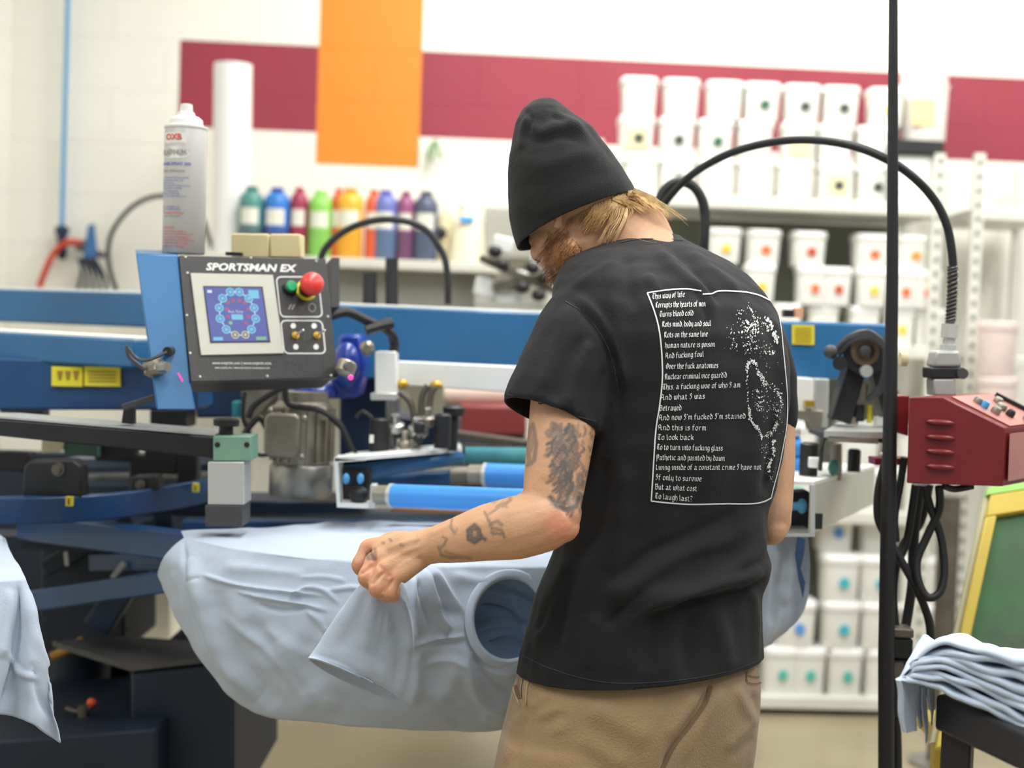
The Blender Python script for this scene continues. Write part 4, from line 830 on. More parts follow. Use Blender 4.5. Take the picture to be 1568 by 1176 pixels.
# sloping switch panel
E0, E1 = P(1444, 608, YB), P(1539, 656, YB); dv = V((.14, .16, .004)); sn = (E1-E0).cross(dv).normalized()
if sn.z < 0: sn = -sn
def slp(u, v, o=0): return E0+(E1-E0)*u+dv*v+sn*o
b = MB(); b.prism([slp(.03, .12, .0005), slp(.97, .12, .0005), slp(.97, .92, .0005), slp(.03, .92, .0005)], sn*.002); spn = b.build('switch_panel', 'red_panel_pale', rb_)
for u, v, m, r, h in ((.25, .35, 'zinc', .008, .01), (.4, .3, 'wing_blue', .007, .012), (.48, .55, 'zinc', .01, .01), (.58, .3, 'zinc', .009, .012), (.7, .45, 'black_metal', .008, .012), (.3, .7, 'zinc', .009, .01), (.85, .6, 'zinc', .006, .03)):
    b = MB(); b.lathe(slp(u, v, .0026), sn, [(r, 0), (r, h*.6), (r*.7, h)], 14); b.build('switch', m, spn)
b = MB(); b.beam(slp(.1, .9, .006), slp(.95, .9, .006), .006, .008, upv=sn); b.build('panel_rail', 'black_metal', spn)
bk = thing('support_arm', 'dark red bracket joining the red control box to the black pole', 'bracket', P(1375, 650, 2.57))
b = MB(); b.prism([P(1374, 606, 2.56), P(1393, 606, 2.56), P(1391, 668, 2.56), P(1374, 662, 2.56)], (0, .08, 0)); b.build('plate', 'red_paint', bk, bevel=.002)
b = MB(); b.prism([P(1340, 702, 2.6), P(1390, 702, 2.6), P(1390, 712, 2.6), P(1340, 712, 2.6)], (0, .05, 0)); b.build('lower_plate', 'red_paint', bk)
b = MB(); b.lathe(P(1378, 549, 2.6), (1, 0, 0), [(.012, 0), (.014, .003), (.014, .012), (.01, .014)], 16); b.build('cap', 'cream', bk)
for x, y in ((1358, 692), (1352, 700)):
    b = MB(); b.ball(P(x, y, 2.62), .01, 10); b.build('bolt', 'zinc', bk)
# plug & connector
pg = thing('power_connector', 'grey multi-pin power connector seated on top of the red box', 'connector', P(1454, 600, 2.58))
YC = 2.6
def cbx(b, x0_, x1_, y0_, y1_, dep, Y=YC): return b.prism([P(x0_, y0_, Y), P(x1_, y0_, Y), P(x1_, y1_, Y), P(x0_, y1_, Y)], (0, dep, 0))
b = MB(); b.prism([P(1434, 537, YC), P(1470, 537, YC), P(1474, 562, YC), P(1429, 562, YC)], (0, .05, 0)); b.build('hood', mat('hood_gray', (178, 180, 176), .4, .2), pg, bevel=.005)
b = MB(); cbx(b, 1425, 1478, 562.5, 580, .055); b.build('latch_frame', 'black_metal', pg, bevel=.003)
b = MB(); cbx(b, 1430, 1464, 580.5, 606, .05); b.build('base_housing', 'hood_gray', pg, bevel=.003)
b = MB(); b.lathe(P(1473, 572, YC), (0, -1, 0), [(.01, 0), (.01, .006)], 14); b.build('latch_pivot', 'dark_gray', pg)
b = MB(); c0 = P(1452, 536, YC+.02); c1 = P(1455, 496, YC+.02); L = (c1-c0).length; b.lathe(c0, c1-c0, [(.014, 0), (.014, L*.2), (.011, L*.22), (.011, L*.45), (.015, L*.47), (.015, L)], 18); b.build('gland', mat('gland', (205, 206, 200), .35, .3), pg)
arc = [(1455, 497), (1459, 450), (1459, 400), (1451, 350), (1432, 308), (1395, 268), (1350, 240), (1300, 222), (1240, 214), (1180, 218), (1120, 234), (1070, 260), (1035, 290), (1010, 325), (1000, 370)]
YA = [2.62, 2.62, 2.62, 2.62, 2.62, 2.61, 2.62, 2.65, 2.7, 2.75, 2.8, 2.85, 2.88, 2.9, 2.9]
b = MB(); b.tube([P(x, y, Y) for (x, y), Y in zip(arc[1:], YA[1:])], .0078, 14); cb_ = b.build('power_cable', 'black_rubber'); tag(cb_, 'thick black power cable arching from the grey connector behind the man\'s neck', 'cable')
b = MB(); b.tube([P(1455, 497, 2.62), P(1458, 455, 2.62), P(1459, 408, 2.62)], .0088, 14)
pts, _ = spline([P(1455, 497, 2.62), P(1458, 455, 2.62), P(1459, 408, 2.62)], 30)
mat('braid', (120, 118, 110), .4, .5)
for h in range(3):
    sp_ = []
    for i, p in enumerate(pts):
        a = i*.55+h*2.09; sp_.append(p+V((math.cos(a)*.0092, math.sin(a)*.0092, 0)))
    b.mi = 1; b.tube(sp_, .0013, 6, False)
b.build('strain_relief', ['black_metal', 'braid'], cb_)
b = MB(); b.tube([P(1005, 330, 3.0), P(1015, 295, 3.0), P(1040, 278, 3.0), P(1066, 290, 3.0), P(1079, 325, 3.0), P(1078, 400, 3.0), P(1085, 500, 3.05), P(1160, 540, 3.1)], .0105, 12); tag(b.build('power_cable', 'black_rubber'), 'short black cable loop behind the man\'s neck', 'cable')
# cords hanging below
cords = [([(1358, 700), (1346, 745), (1344, 790), (1356, 820), (1375, 850), (1405, 905), (1422, 950), (1424, 990), (1412, 1030)], 2.58, .0075),
         ([(1402, 742), (1396, 785), (1388, 830), (1372, 870), (1368, 920), (1372, 965)], 2.6, .0075),
         ([(1410, 742), (1402, 800), (1398, 850), (1396, 900), (1386, 965)], 2.62, .009),
         ([(1416, 742), (1424, 775), (1440, 820), (1446, 870), (1440, 905), (1422, 915), (1408, 895), (1404, 860), (1420, 820), (1438, 780), (1438, 745)], 2.56, .0075),
         ([(1424, 742), (1410, 800), (1385, 830), (1376, 860)], 2.64, .007),
         ([(1385, 700), (1378, 745), (1370, 790), (1372, 830)], 2.6, .007),
         ([(1445, 744), (1462, 749), (1490, 744)], 2.52, .006)]
cl = ['black cord curving from the pole bracket down to the folded shirts', 'black cord dropping from the red box into the pole clamp, left one', 'thickest black cord dropping from the red box into the pole clamp', 'black cord making the large loop right of the pole', 'black cord crossing behind the thickest one under the red box', 'short black cord hanging between pole and red box', 'thin black cord sagging along the red box\'s lower edge']
for (pts, Y, r), l in zip(cords, cl):
    b = MB(); b.tube([P(x, y, Y+.01*math.sin(i)) for i, (x, y) in enumerate(pts)], r, 10); tag(b.build('extension_cord', 'black_rubber'), l, 'cord')
# ---------------- green screen frame ----------------
gs = thing('printing_screen', 'green mesh printing screen in a yellow frame leaning at the right edge', 'printing screen', P(1490, 1010, 2.9))
g = [(1506, 762), (1640, 742), (1600, 1100), (1430, 1080)]
def gp(u, v, o=0):
    a = P(1512, 765, 2.95); c = P(1640, 745, 2.95); d = P(1434, 1120, 2.75); n_ = (c-a).cross(d-a).normalized(); n_ = n_ if n_.y < 0 else -n_
    return a+(c-a)*u+(d-a)*v+n_*o
mat('frame_yellow', (222, 196, 84), .5, 0, .1, 8); mat('frame_pale', (200, 196, 160), .5)
nn = (gp(0, 0, .03)-gp(0, 0, 0))
def bar(u0_, v0_, u1_, v1_, n='frame_bar', m='frame_yellow'):
    b = MB(); b.prism([gp(u0_, v0_), gp(u1_, v0_), gp(u1_, v1_), gp(u0_, v1_)], nn); b.build(n, m, gs, bevel=.003)
bar(0, 0, 1, .10); bar(0, .1005, .13, 1); bar(0, 1.0005, 1.0, 1.08); bar(.87, .1005, 1, 1)
b = MB(); b.prism([gp(-.06, 0, -.002), gp(-.003, 0, -.002), gp(-.003, 1.05, -.002), gp(-.06, 1.05, -.002)], nn*.7); b.build('outer_edge', 'frame_pale', gs)
b = MB(); b.prism([gp(.13, .1, .008), gp(.87, .1, .008), gp(.87, 1, .008), gp(.13, 1, .008)], nn*.05); b.build('mesh', mat('mesh_green', (66, 128, 74), .5, 0, 0, 5, col2=(70, 90, 66)), gs)
b = MB(); b.prism([gp(-.05, -.035, .0), gp(1, -.035, .0), gp(1, -.003, .0), gp(-.05, -.003, .0)], nn); b.build('lime_tape', mat('lime', (170, 226, 120), .5), gs)
b = MB(); b.beam(P(1420, 1115, 2.8), P(1640, 1120, 2.8), .16, .03); b.beam(P(1440, 1130, 2.85), V((P(1440, 1130, 2.85).x, 2.85, 0)), .03, .03, upv=(0, 1, 0)); b.beam(P(1620, 1130, 2.85), V((P(1620, 1130, 2.85).x, 2.85, 0)), .03, .03, upv=(0, 1, 0)); tag(b.build('rack', 'frame_yellow'), 'low yellow rack the green printing screen stands on', 'rack')
# ---------------- black cart ----------------
ca = thing('cart', 'black plastic cart carrying the folded light blue shirts', 'cart', P(1560, 1250, 1.8))
cz = P(1432, 1062, 1.95).z
cA = P(1432, 1062, 1.95); cB = PZ(1568, 1122, cz); cBx = cA+(cB-cA)*2.4; back = V((.55, .3, 0))
b = MB(); b.prism([cA, cBx, cBx+back, cA+back], (0, 0, -.05)); b.build('tray', mat('cart_black', (42, 42, 46), .5, 0, .15, 10), ca, bevel=.006)
for p in (cA+V((.012, .004, 0)), cBx+V((.0, .03, 0)), cBx+back*.95, cA+back*.95):
    b = MB(); b.prism([p+V((0, 0, -.0505)), p+V((.035, -.02, -.0505)), p+V((.05, .01, -.0505)), p+V((.015, .03, -.0505))], (0, 0, -(cz-.06))); b.build('leg', 'cart_black', ca, bevel=.003)
b = MB(); d = V((0, 0, -.35)); b.prism([cA+d+V((.05, 0, 0)), cBx+d, cBx+back+d, cA+back+d], (0, 0, -.03)); b.build('shelf', 'cart_black', ca)
b = MB(); f0_ = P(1542, 664, YB); g = V((.135, .155, .004)); dn = P(1539, 741, YB)-f0_; o_ = V((.0025, -.0015, 0))
b.prism([f0_+o_+g*.03, f0_+o_+g*.97, f0_+o_+g*.97+dn*.95, f0_+o_+g*.03+dn*.95], (-.0005, .0003, 0)); b.build('front_panel', 'red_panel_pale', rb_)
# ================= man =================
def remeshed(mb, voxel, smooth=4, fac=.5):
    me = mb.mesh('tmp'); o = bpy.data.objects.new('tmp', me); C.objects.link(o)
    md = o.modifiers.new('r', 'REMESH'); md.mode = 'VOXEL'; md.voxel_size = voxel
    if smooth: sm = o.modifiers.new('s', 'SMOOTH'); sm.factor = fac; sm.iterations = smooth
    dg = bpy.context.evaluated_depsgraph_get(); dg.update(); ev = o.evaluated_get(dg); m2 = bpy.data.meshes.new_from_object(ev)
    bpy.data.objects.remove(o); bpy.data.meshes.remove(me); return m2
def getco(me): a = np.empty(len(me.vertices)*3); me.vertices.foreach_get('co', a); return a.reshape(-1, 3)
def setco(me, a): me.vertices.foreach_set('co', np.ascontiguousarray(a).ravel()); me.update()
def getno(me):
    a = np.empty(len(me.vertices)*3); me.vertex_normals.foreach_get('vector', a); return a.reshape(-1, 3)
def facing(co, no):
    d = co-np.array(CAM); d /= np.linalg.norm(d, axis=1)[:, None]; return -(d*no).sum(1)
def segdist(p, a, b):
    a = np.array(a, float); b = np.array(b, float); d = b-a; L = (d@d)+1e-9
    t = np.clip(((p-a)@d)/L, 0, 1); q = a+t[:, None]*d; return np.linalg.norm(p-q, axis=1), t
def polydist(p, pts):
    best = np.full(len(p), 1e9); s = np.zeros(len(p)); n = len(pts)-1
    for i in range(n):
        d, t = segdist(p, pts[i], pts[i+1]); m = d < best; best[m] = d[m]; s[m] = (i+t[m])/n
    return best, s
def folds(me, lst, lim=.05):
    """raise cloth ridges (amp in m, width in px) along drawn lines on the side that shows"""
    co = getco(me); no = getno(me); p = proj(co); fc = np.clip(facing(co, no)*3, 0, 1); dsp = np.zeros(len(co))
    for pts, wd, amp in lst:
        pts2, _ = spline([V((x, y, 0)) for x, y in pts], 5); pts2 = [(v.x, v.y) for v in pts2]
        d, s = polydist(p, pts2); dsp += amp*np.exp(-(d/wd)**2)*np.clip(np.sin(np.clip(s, .02, .98)*PI)*1.8, 0, 1)
    co += no*(dsp*fc)[:, None]; setco(me, co)
def lownoise(co, scale, amp, seed=1):
    r = np.random.default_rng(seed); out = np.zeros(len(co))
    for i in range(7):
        k_ = r.normal(size=3)*scale; out += np.sin(co@k_+r.uniform(0, 6.28))
    return out*amp/2.6
def finish(me, name, m, parent, org, thresh=60, crop=None):
    co = getco(me)-np.array(org); setco(me, co); me.name = name
    o = bpy.data.objects.new(name, me); C.objects.link(o); o.parent = parent; me.materials.clear(); me.materials.append(k(m) if isinstance(m, str) else m)
    me.polygons.foreach_set('use_smooth', [True]*len(me.polygons)); return o
def cut(me, plane_co, plane_no, sel):
    """trim cloth beyond a plane for the vertices where sel(co) holds"""
    bm = bmesh.new(); bm.from_mesh(me); g = [v for v in bm.verts if sel(v.co)]; gs_ = set(g)
    ed = [e for e in bm.edges if e.verts[0] in gs_ and e.verts[1] in gs_]; fa = [f for f in bm.faces if all(v in gs_ for v in f.verts)]
    bmesh.ops.bisect_plane(bm, geom=g+ed+fa, plane_co=plane_co, plane_no=plane_no, clear_outer=True)
    bm.to_mesh(me); bm.free(); me.update()
MO = V((P(980, 900, 2.28).x, 2.28, 0))
man = thing('person', 'man in a black beanie, black printed t-shirt and khaki trousers loading a blue shirt', 'person', MO)
PH = math.radians(35); E1_ = V((math.cos(PH), math.sin(PH), 0)); E2_ = V((-math.sin(PH), math.cos(PH), 0))
def bring(l, r, y, Y, asp=.62, ex=2.3, n=56, shrink=0, tiltz=0.0):
    a = P(l, y, Y); c = P(r, y, Y); ce = (a+c)/2; hw = (c-a).length/2-shrink
    A = hw/math.sqrt(math.cos(PH)**2+(asp*math.sin(PH))**2); B = A*asp; out = []
    for i in range(n):
        t = 2*PI*i/n; x = math.copysign(abs(math.cos(t))**(2/ex), math.cos(t)); z = math.copysign(abs(math.sin(t))**(2/ex), math.sin(t))
        p = ce+E1_*(A*x)+E2_*(B*z); p.z = ce.z+tiltz*z; out.append(p)
    return out
torso = [(352, 968, 1036, 2.40, .9), (364, 952, 1050, 2.39, .85), (378, 918, 1084, 2.375, .72), (396, 886, 1122, 2.36, .62), (415, 864, 1152, 2.345, .6), (438, 852, 1176, 2.33, .6), (470, 850, 1197, 2.315, .62), (510, 856, 1210, 2.30, .64), (560, 868, 1216, 2.29, .64),
         (620, 872, 1213, 2.285, .64), (680, 872, 1205, 2.28, .63), (740, 868, 1192, 2.28, .62), (790, 862, 1176, 2.28, .62), (835, 855, 1172, 2.28, .62), (868, 845, 1182, 2.28, .62), (885, 836, 1180, 2.28, .62), (910, 825, 1170, 2.28, .62), (950, 811, 1171, 2.28, .62), (990, 800, 1174, 2.28, .62), (1040, 792, 1176, 2.28, .62), (1090, 788, 1176, 2.28, .62)]
b = MB(); b.loft([bring(l, r, y, Y, a) for y, l, r, Y, a in torso])
# sleeves
SL = [P(925, 478, 2.25), P(893, 520, 2.2), P(868, 575, 2.165), P(846, 632, 2.14), P(832, 672, 2.125)]
def sleeve(b, pts, rs, flat, sidev):
    pts2, rs2 = spline(pts, 4, rs); rings = []
    for i, p in enumerate(pts2):
        t = (pts2[min(i+1, len(pts2)-1)]-pts2[max(i-1, 0)]).normalized(); sd = (V(sidev)-t*t.dot(V(sidev))).normalized(); u = t.cross(sd)
        rings.append([p+sd*math.cos(2*PI*j/28)*rs2[i]+u*math.sin(2*PI*j/28)*rs2[i]*flat for j in range(28)])
    b.loft(rings)
def sleeve_cut(b, i0, co_, no_):
    for i in range(i0, len(b.v)):
        d = (b.v[i]-co_).dot(no_)
        if d > 0: b.v[i] = b.v[i]-SLD*(d/SLD.dot(no_))
CUFC = P(842, 637, 2.14); CUFN = V((-.30, -.30, -.9)).normalized(); SLD = (P(832, 672, 2.125)-P(846, 632, 2.14)).normalized(); i0_ = len(b.v)
sleeve(b, SL, [.078, .078, .077, .0785, .08], .82, (1, .25, .25))
sleeve_cut(b, i0_, CUFC, CUFN)
SR = [P(1148, 500, 2.41), P(1176, 560, 2.43), P(1185, 620, 2.43), P(1186, 652, 2.43)]
sleeve(b, SR, [.048, .044, .040, .039], 1.2, (1, .2, 0))
sh = remeshed(b, .0055, 5)
fl = [
 # sleeve / armhole
 ([(952, 395), (900, 425), (868, 450), (846, 462)], 7, .002), ([(865, 455), (905, 490), (935, 540), (948, 600), (946, 655)], 6, -.0045), ([(880, 452), (918, 490), (948, 545), (960, 600)], 8, .005),
 ([(870, 470), (850, 540), (830, 600)], 12, .004), ([(905, 520), (885, 570), (868, 630)], 13, .005), ([(893, 510), (868, 560), (848, 618)], 8, -.004), ([(930, 560), (915, 600), (905, 645)], 8, -.003),
 # upper back drape from the neck
 ([(1000, 372), (1020, 400), (1048, 428), (1074, 446), (1090, 480)], 9, .005), ([(1030, 380), (1060, 410), (1082, 440), (1102, 470)], 7, -.005), ([(1050, 380), (1090, 415), (1130, 445)], 9, .004), ([(960, 385), (962, 430), (975, 480)], 12, -.004),
 ([(940, 400), (935, 450), (950, 520), (955, 600)], 14, .004), ([(1060, 445), (1075, 470), (1085, 510)], 7, -.003), ([(990, 420), (1000, 440), (1012, 452)], 8, .003),
 # waist: diagonal drapes seen in the lower back
 ([(1175, 800), (1165, 830), (1120, 870), (1060, 900), (985, 915), (930, 935)], 12, .007), ([(1180, 860), (1150, 880), (1100, 893), (1040, 912), (990, 930), (965, 960)], 9, .010), ([(1178, 885), (1140, 905), (1080, 918), (1020, 930)], 9, -.008),
 ([(1172, 780), (1120, 820), (1040, 850), (960, 900), (930, 915)], 16, .006), ([(990, 905), (950, 930), (930, 960)], 9, -.006), ([(1130, 780), (1060, 820), (990, 850), (920, 905)], 11, -.005),
 ([(880, 850), (860, 900), (840, 950), (820, 1000)], 14, .006), ([(905, 820), (880, 880), (858, 950), (850, 1010)], 12, -.005), ([(868, 880), (845, 930), (825, 970)], 7, -.004), ([(925, 700), (925, 780), (900, 850)], 14, -.005), ([(960, 700), (950, 800), (930, 880)], 18, .005),
 ([(1010, 930), (1000, 980), (990, 1030)], 16, -.004), ([(1090, 930), (1110, 980), (1120, 1030)], 18, .004), ([(1150, 900), (1158, 950), (1160, 1010)], 9, .005), ([(1060, 940), (1050, 990), (1055, 1040)], 14, -.003), ([(915, 940), (905, 985), (900, 1030)], 13, .004),
 ([(1190, 640), (1180, 700), (1168, 760)], 9, -.005), ([(1180, 480), (1196, 540), (1204, 620)], 8, .004), ([(1190, 600), (1185, 680), (1178, 740)], 7, .005)]
folds(sh, [(p_, w_*.9, a_*1.4) for p_, w_, a_ in fl])
co = getco(sh); no = getno(sh); co += no*lownoise(co, 22, .0022)[:, None]+no*lownoise(co, 60, .0007, 3)[:, None]; setco(sh, co)
hz = P(980, 1022, 2.28).z
cut(sh, V((0, 0, hz)), V((.03, 0, -1)), lambda c: c.z < hz+.25)
cn = V((-.28, -.30, -.9)).normalized(); cc = P(842, 636, 2.14)
slx = P(918, 640, 2.14).x
def openend(me, c0, n0, rad, tol=.009, ok_=lambda c: True):
    bm = bmesh.new(); bm.from_mesh(me); bm.normal_update()
    bmesh.ops.delete(bm, geom=[f for f in bm.faces if f.normal.dot(n0) > .55 and abs((f.calc_center_median()-c0).dot(n0)) < tol and (f.calc_center_median()-c0).length < rad and ok_(f.calc_center_median())], context='FACES')
    bd_ = [v for v in bm.verts if v.is_boundary and (v.co-c0).length < rad*1.3]
    for it in range(14):
        new = {}
        for v in bd_:
            nb_ = [e.other_vert(v).co for e in v.link_edges if e.is_boundary]
            if len(nb_) >= 2: q = v.co*.4+(nb_[0]+nb_[1])*.3; q = q-n0*((q-c0).dot(n0)-.002)*.6; new[v] = q
        for v, q in new.items(): v.co = q
    bm.to_mesh(me); bm.free(); me.update()
openend(sh, CUFC, CUFN, .125, .009, lambda c: proj([c])[0][0] < 913)
openend(sh, P(1186, 652, 2.43), V((0, 0, -1)), .09, .012)
rc_ = P(1205, 652, 2.43)
nz = P(1000, 366, 2.39)
cut(sh, nz, V((-.12, .25, 1)), lambda c: c.z > nz.z-.06 and (c-nz).length < .105)
mat('shirt_black', (11, 12, 16), .9, 0, .2, 18, .12, 260, sheen=.04)
ts = finish(sh, 't_shirt', 'shirt_black', man, MO)
md = ts.modifiers.new('solid', 'SOLIDIFY'); md.thickness = .003; md.offset = -1
me_sh = ts.data
shb = BVHTree.FromPolygons([v.co+MO for v in me_sh.vertices], [tuple(p.vertices) for p in me_sh.polygons])
def surf(bv, x, y, off=.0012):
    d = ray(x, y).normalized(); h = bv.ray_cast(CAM, d)
    if h[0] is None: return None
    n_ = h[1] if h[1].dot(d) < 0 else -h[1]; return h[0]+n_*off
# hem stitching bands
def band(bv, pts, wpx, name, m, parent, off=.0012, sub=6):
    q, _ = spline([V((x, y, 0)) for x, y in pts], sub); b = MB(); vs = []; ok = []
    for i, p in enumerate(q):
        t = (q[min(i+1, len(q)-1)]-q[max(i-1, 0)]).normalized(); n_ = V((-t.y, t.x, 0))*wpx/2
        a = surf(bv, p.x+n_.x, p.y+n_.y, off); c = surf(bv, p.x-n_.x, p.y-n_.y, off)
        if a is None or c is None or (a-c).length > .03: vs += [V(), V()]; ok.append(False)
        else: vs += [a, c]; ok.append(True)
    run = []; runs = []
    for i in range(len(q)-1):
        if ok[i] and ok[i+1] and (vs[2*i]-vs[2*i+2]).length < .05: run.append(i)
        elif run: runs.append(run); run = []
    if run: runs.append(run)
    for r_ in runs:
        b = MB(); b.add(vs[2*r_[0]:2*r_[-1]+4], [(2*j, 2*j+1, 2*j+3, 2*j+2) for j in range(len(r_))]); b.build(name, m, parent, smooth=False)
mat('print_white', (222, 224, 220), .8); mat('stitch', (56, 56, 60), .9)
fr = [([(991, 449), (1020, 444.5), (1052, 443), (1074, 446)], 'print_outline'), ([(1076, 451), (1090, 450), (1102, 446), (1135, 447), (1160, 452), (1178, 460)], 'print_outline'),
      ([(991, 449), (1002, 478), (1009, 505), (1013, 540), (1014, 580), (1010, 620), (1004, 660), (1000, 720), (997, 767)], 'print_outline'), ([(997, 767), (1025, 770), (1060, 772), (1110, 771), (1150, 771), (1168, 768), (1180, 762)], 'print_outline')]
fn = [(1178, 460), (1189, 475), (1195, 500), (1198, 530), (1202, 570), (1205, 610), (1204, 650), (1199, 680), (1192, 715), (1184, 745), (1180, 762)]
for pts, n_ in fr: band(shb, pts, 2.0, n_, 'print_white', ts)
band(shb, fn, 1.3, 'print_outline', 'print_white', ts)
band(shb, [(866, 462), (905, 490), (934, 540), (947, 600)], 1.2, 'seam', 'stitch', ts)
band(shb, [(768, 600), (800, 611), (850, 628), (912, 645)], 1.2, 'seam', 'stitch', ts)
band(shb, [(800, 1003), (840, 1022), (900, 1040), (960, 1046), (1050, 1040), (1120, 1026), (1170, 1008)], 1.2, 'seam', 'stitch', ts)
band(shb, [(950, 372), (975, 367), (1010, 366), (1046, 368)], 1.2, 'seam', 'stitch', ts)
# lettering: a broad nib pen written along strokes
G = {'a': '0,.8 .25,1 .5,.8 .5,.1 .65,0|.5,.55 0,.35 0,.12 .2,0 .5,.15', 'b': '0,1.5 0,.12 .25,0 .55,.2 .55,.8 .3,1 0,.8', 'c': '.5,.85 .25,1 0,.8 0,.15 .25,0 .5,.15', 'd': '.05,1.45 .55,.85 .55,.15 .3,0 0,.15 0,.8 .3,1 .5,.85', 'e': '0,.45 .5,.65 .5,.85 .25,1 0,.8 0,.15 .25,0 .5,.15',
     'f': '.45,1.45 .2,1.4 .1,1.2 .1,-.1|-.05,.95 .4,.95', 'g': '.5,.8 .25,1 0,.8 0,.2 .25,.05 .5,.2|.5,1 .5,-.25 .25,-.45 0,-.3', 'h': '0,1.5 0,0|0,.8 .3,1 .5,.8 .5,.1 .4,-.3', 'i': '0,1 .08,.9 .08,.1 .2,0|.05,1.3 .12,1.4', 'j': '.1,1 .1,-.2 0,-.4', 'k': '0,1.5 0,0|.05,.5 .3,.9 .45,.7 .1,.5 .5,0',
     'l': '0,1.5 .05,.1 .2,0', 'm': '0,.9 .08,1 .08,0|.1,.8 .3,1 .42,.85 .42,0|.44,.8 .62,1 .75,.85 .75,.1 .85,0', 'n': '0,.9 .08,1 .08,0|.1,.8 .35,1 .5,.85 .5,.1 .6,0', 'o': '0,.8 0,.15 .25,0 .5,.2 .5,.85 .25,1 0,.8', 'p': '.05,1 .05,-.45|.05,.8 .3,1 .52,.8 .52,.15 .3,0 .05,.15', 'r': '0,.9 .08,1 .08,0|.1,.75 .35,1 .45,.85',
     's': '.45,.85 .2,1 0,.8 .45,.3 .4,.1 .2,0 0,.12', 't': '.1,1.3 .1,.12 .25,0 .4,.1|-.05,.95 .35,.95', 'u': '0,.95 .05,.85 .05,.12 .25,0 .5,.15|.5,1 .5,.1 .62,0', 'v': '0,1 .05,.2 .25,0 .5,.3 .5,.9 .3,1', 'w': '0,1 .05,.15 .2,0 .38,.15 .38,.95|.38,.15 .58,0 .75,.25 .75,.9 .6,1', 'y': '0,1 .05,.2 .25,0 .5,.2|.5,1 .5,-.2 .2,-.45',
     'A': '0,1.2 .25,1.5 .55,1.3 .6,.1 .8,0|.05,1.3 .15,.6 0,.1|.0,.65 .6,.65', 'B': '0,1.4 .15,1.2 .1,.1|.1,1.4 .6,1.4 .65,1 .3,.8 .7,.7 .7,.2 .4,0 0,.1', 'C': '.6,1.25 .35,1.5 .05,1.2 .05,.3 .35,0 .65,.2|.3,1.3 .3,.2', 'H': '0,1.4 .15,1.3 .1,0|.15,.8 .5,1 .6,.7 .6,.1 .4,-.3', 'I': '0,1.3 .3,1.5 .5,1.3 .35,1 .4,.3 .15,0 0,.2|.1,1.2 .2,.8', 'N': '.05,1.4 .1,.1 0,-.2|.1,1.2 .4,1.5 .65,1.2 .6,.1 .8,0|.3,1.3 .3,.3',
     'L': '.1,1.4 .2,1.2 .1,.3 .35,0 .6,.2', 'O': '.3,1.5 0,1.1 0,.3 .3,0 .65,.4 .65,1.2 .3,1.5|.3,1.3 .3,.2', 'P': '.1,1.3 .1,-.4|.1,1.3 .5,1.5 .7,1.2 .65,.5 .3,.3|.35,1.3 .35,.5', 'R': '.05,1.4 .1,0|.1,1.3 .5,1.5 .6,1 .2,.75 .6,.1 .8,0|.3,1.3 .3,.8', 'T': '0,1.3 .3,1.5 .7,1.35|.35,1.4 .1,1 .1,.3 .4,0 .7,.2|.4,1.3 .4,.3', 'Y': '0,1.4 .1,.8 .35,.6 .6,.8|.6,1.4 .6,-.1 .2,-.4',
     ',': '.1,.05 .05,-.15', '?': '0,1.3 .3,1.5 .5,1.2 .2,.7 .2,.5|.15,.1 .2,0', "'": '.05,1.5 .05,1.2'}
def penline(b, s, x0, y0, x1, y1, xh, bow=0):
    segs = []; cx = 0.0
    for ch in s:
        if ch == ' ': cx += .42; continue
        st = [[tuple(float(v) for v in q.split(',')) for q in pl_.split(' ')] for pl_ in G[ch].split('|')]
        mx = max(p[0] for pl_ in st for p in pl_)
        for pl_ in st:
            for i in range(len(pl_)-1): segs.append(((pl_[i][0]+cx, pl_[i][1]), (pl_[i+1][0]+cx, pl_[i+1][1])))
        cx += mx+.27
    sx = (x1-x0)/cx; nb = (.15/sx*xh*.9, .16)
    for p, q in segs:
        for (pa, qa) in ((p, q),):
            pts = [(pa[0]-nb[0]*.5, pa[1]-nb[1]*.6), (pa[0]+nb[0]*.5, pa[1]+nb[1]*.6), (qa[0]+nb[0]*.5, qa[1]+nb[1]*.6), (qa[0]-nb[0]*.5, qa[1]-nb[1]*.6)]
            w_ = []
            for X, Yv in pts:
                u = X/cx; px = x0+X*sx; py = y0+(y1-y0)*u-(Yv-.5)*xh; w_.append(surf(shb, px, py, .0011))
            if any(a is None for a in w_): continue
            n_ = (w_[1]-w_[0]).cross(w_[3]-w_[0]);
            b.add(w_, [(0, 1, 2, 3)])
LN = [('This way of life', 999, 455.5, 1049, 452), ('Corrupts the hearts of men', 1004, 468.5, 1081, 466.5), ('Turns blood cold', 1010, 482.5, 1062, 480.5), ('Rots mind, body and soul', 1014, 498, 1089, 496.5), ('Rots on the same line', 1017, 514, 1084, 512.5), ('Human nature is poison', 1018, 530, 1095, 528), ('And fucking foul', 1019, 546, 1078, 543), ('Over the fuck anatomies', 1020, 562, 1100, 560.5), ("Nuclear criminal vice guard'd", 1018, 578, 1113, 575), ('This, a fucking woe of who I am', 1015, 593.5, 1134, 590),
      ('And what I was', 1012, 609.5, 1080, 607.5), ('Betrayed', 1010, 626, 1044, 625), ("And now I'm fucked I'm stained", 1009, 640.5, 1142, 637.5), ('And this is form', 1008, 655.5, 1082, 656), ('To look back', 1007, 670.5, 1063, 670.5), ('To to turn into fucking glass', 1006, 685.5, 1107, 687), ('Pathetic and painted by dawn', 1005, 701, 1110, 702.5), ('Living inside of a constant crime I have not', 1004, 716.5, 1166, 716), ('If only to survive', 1004, 731.5, 1075, 734), ('But at what cost', 1003, 746, 1068, 749), ('To laugh last?', 1003, 760, 1061, 765)]
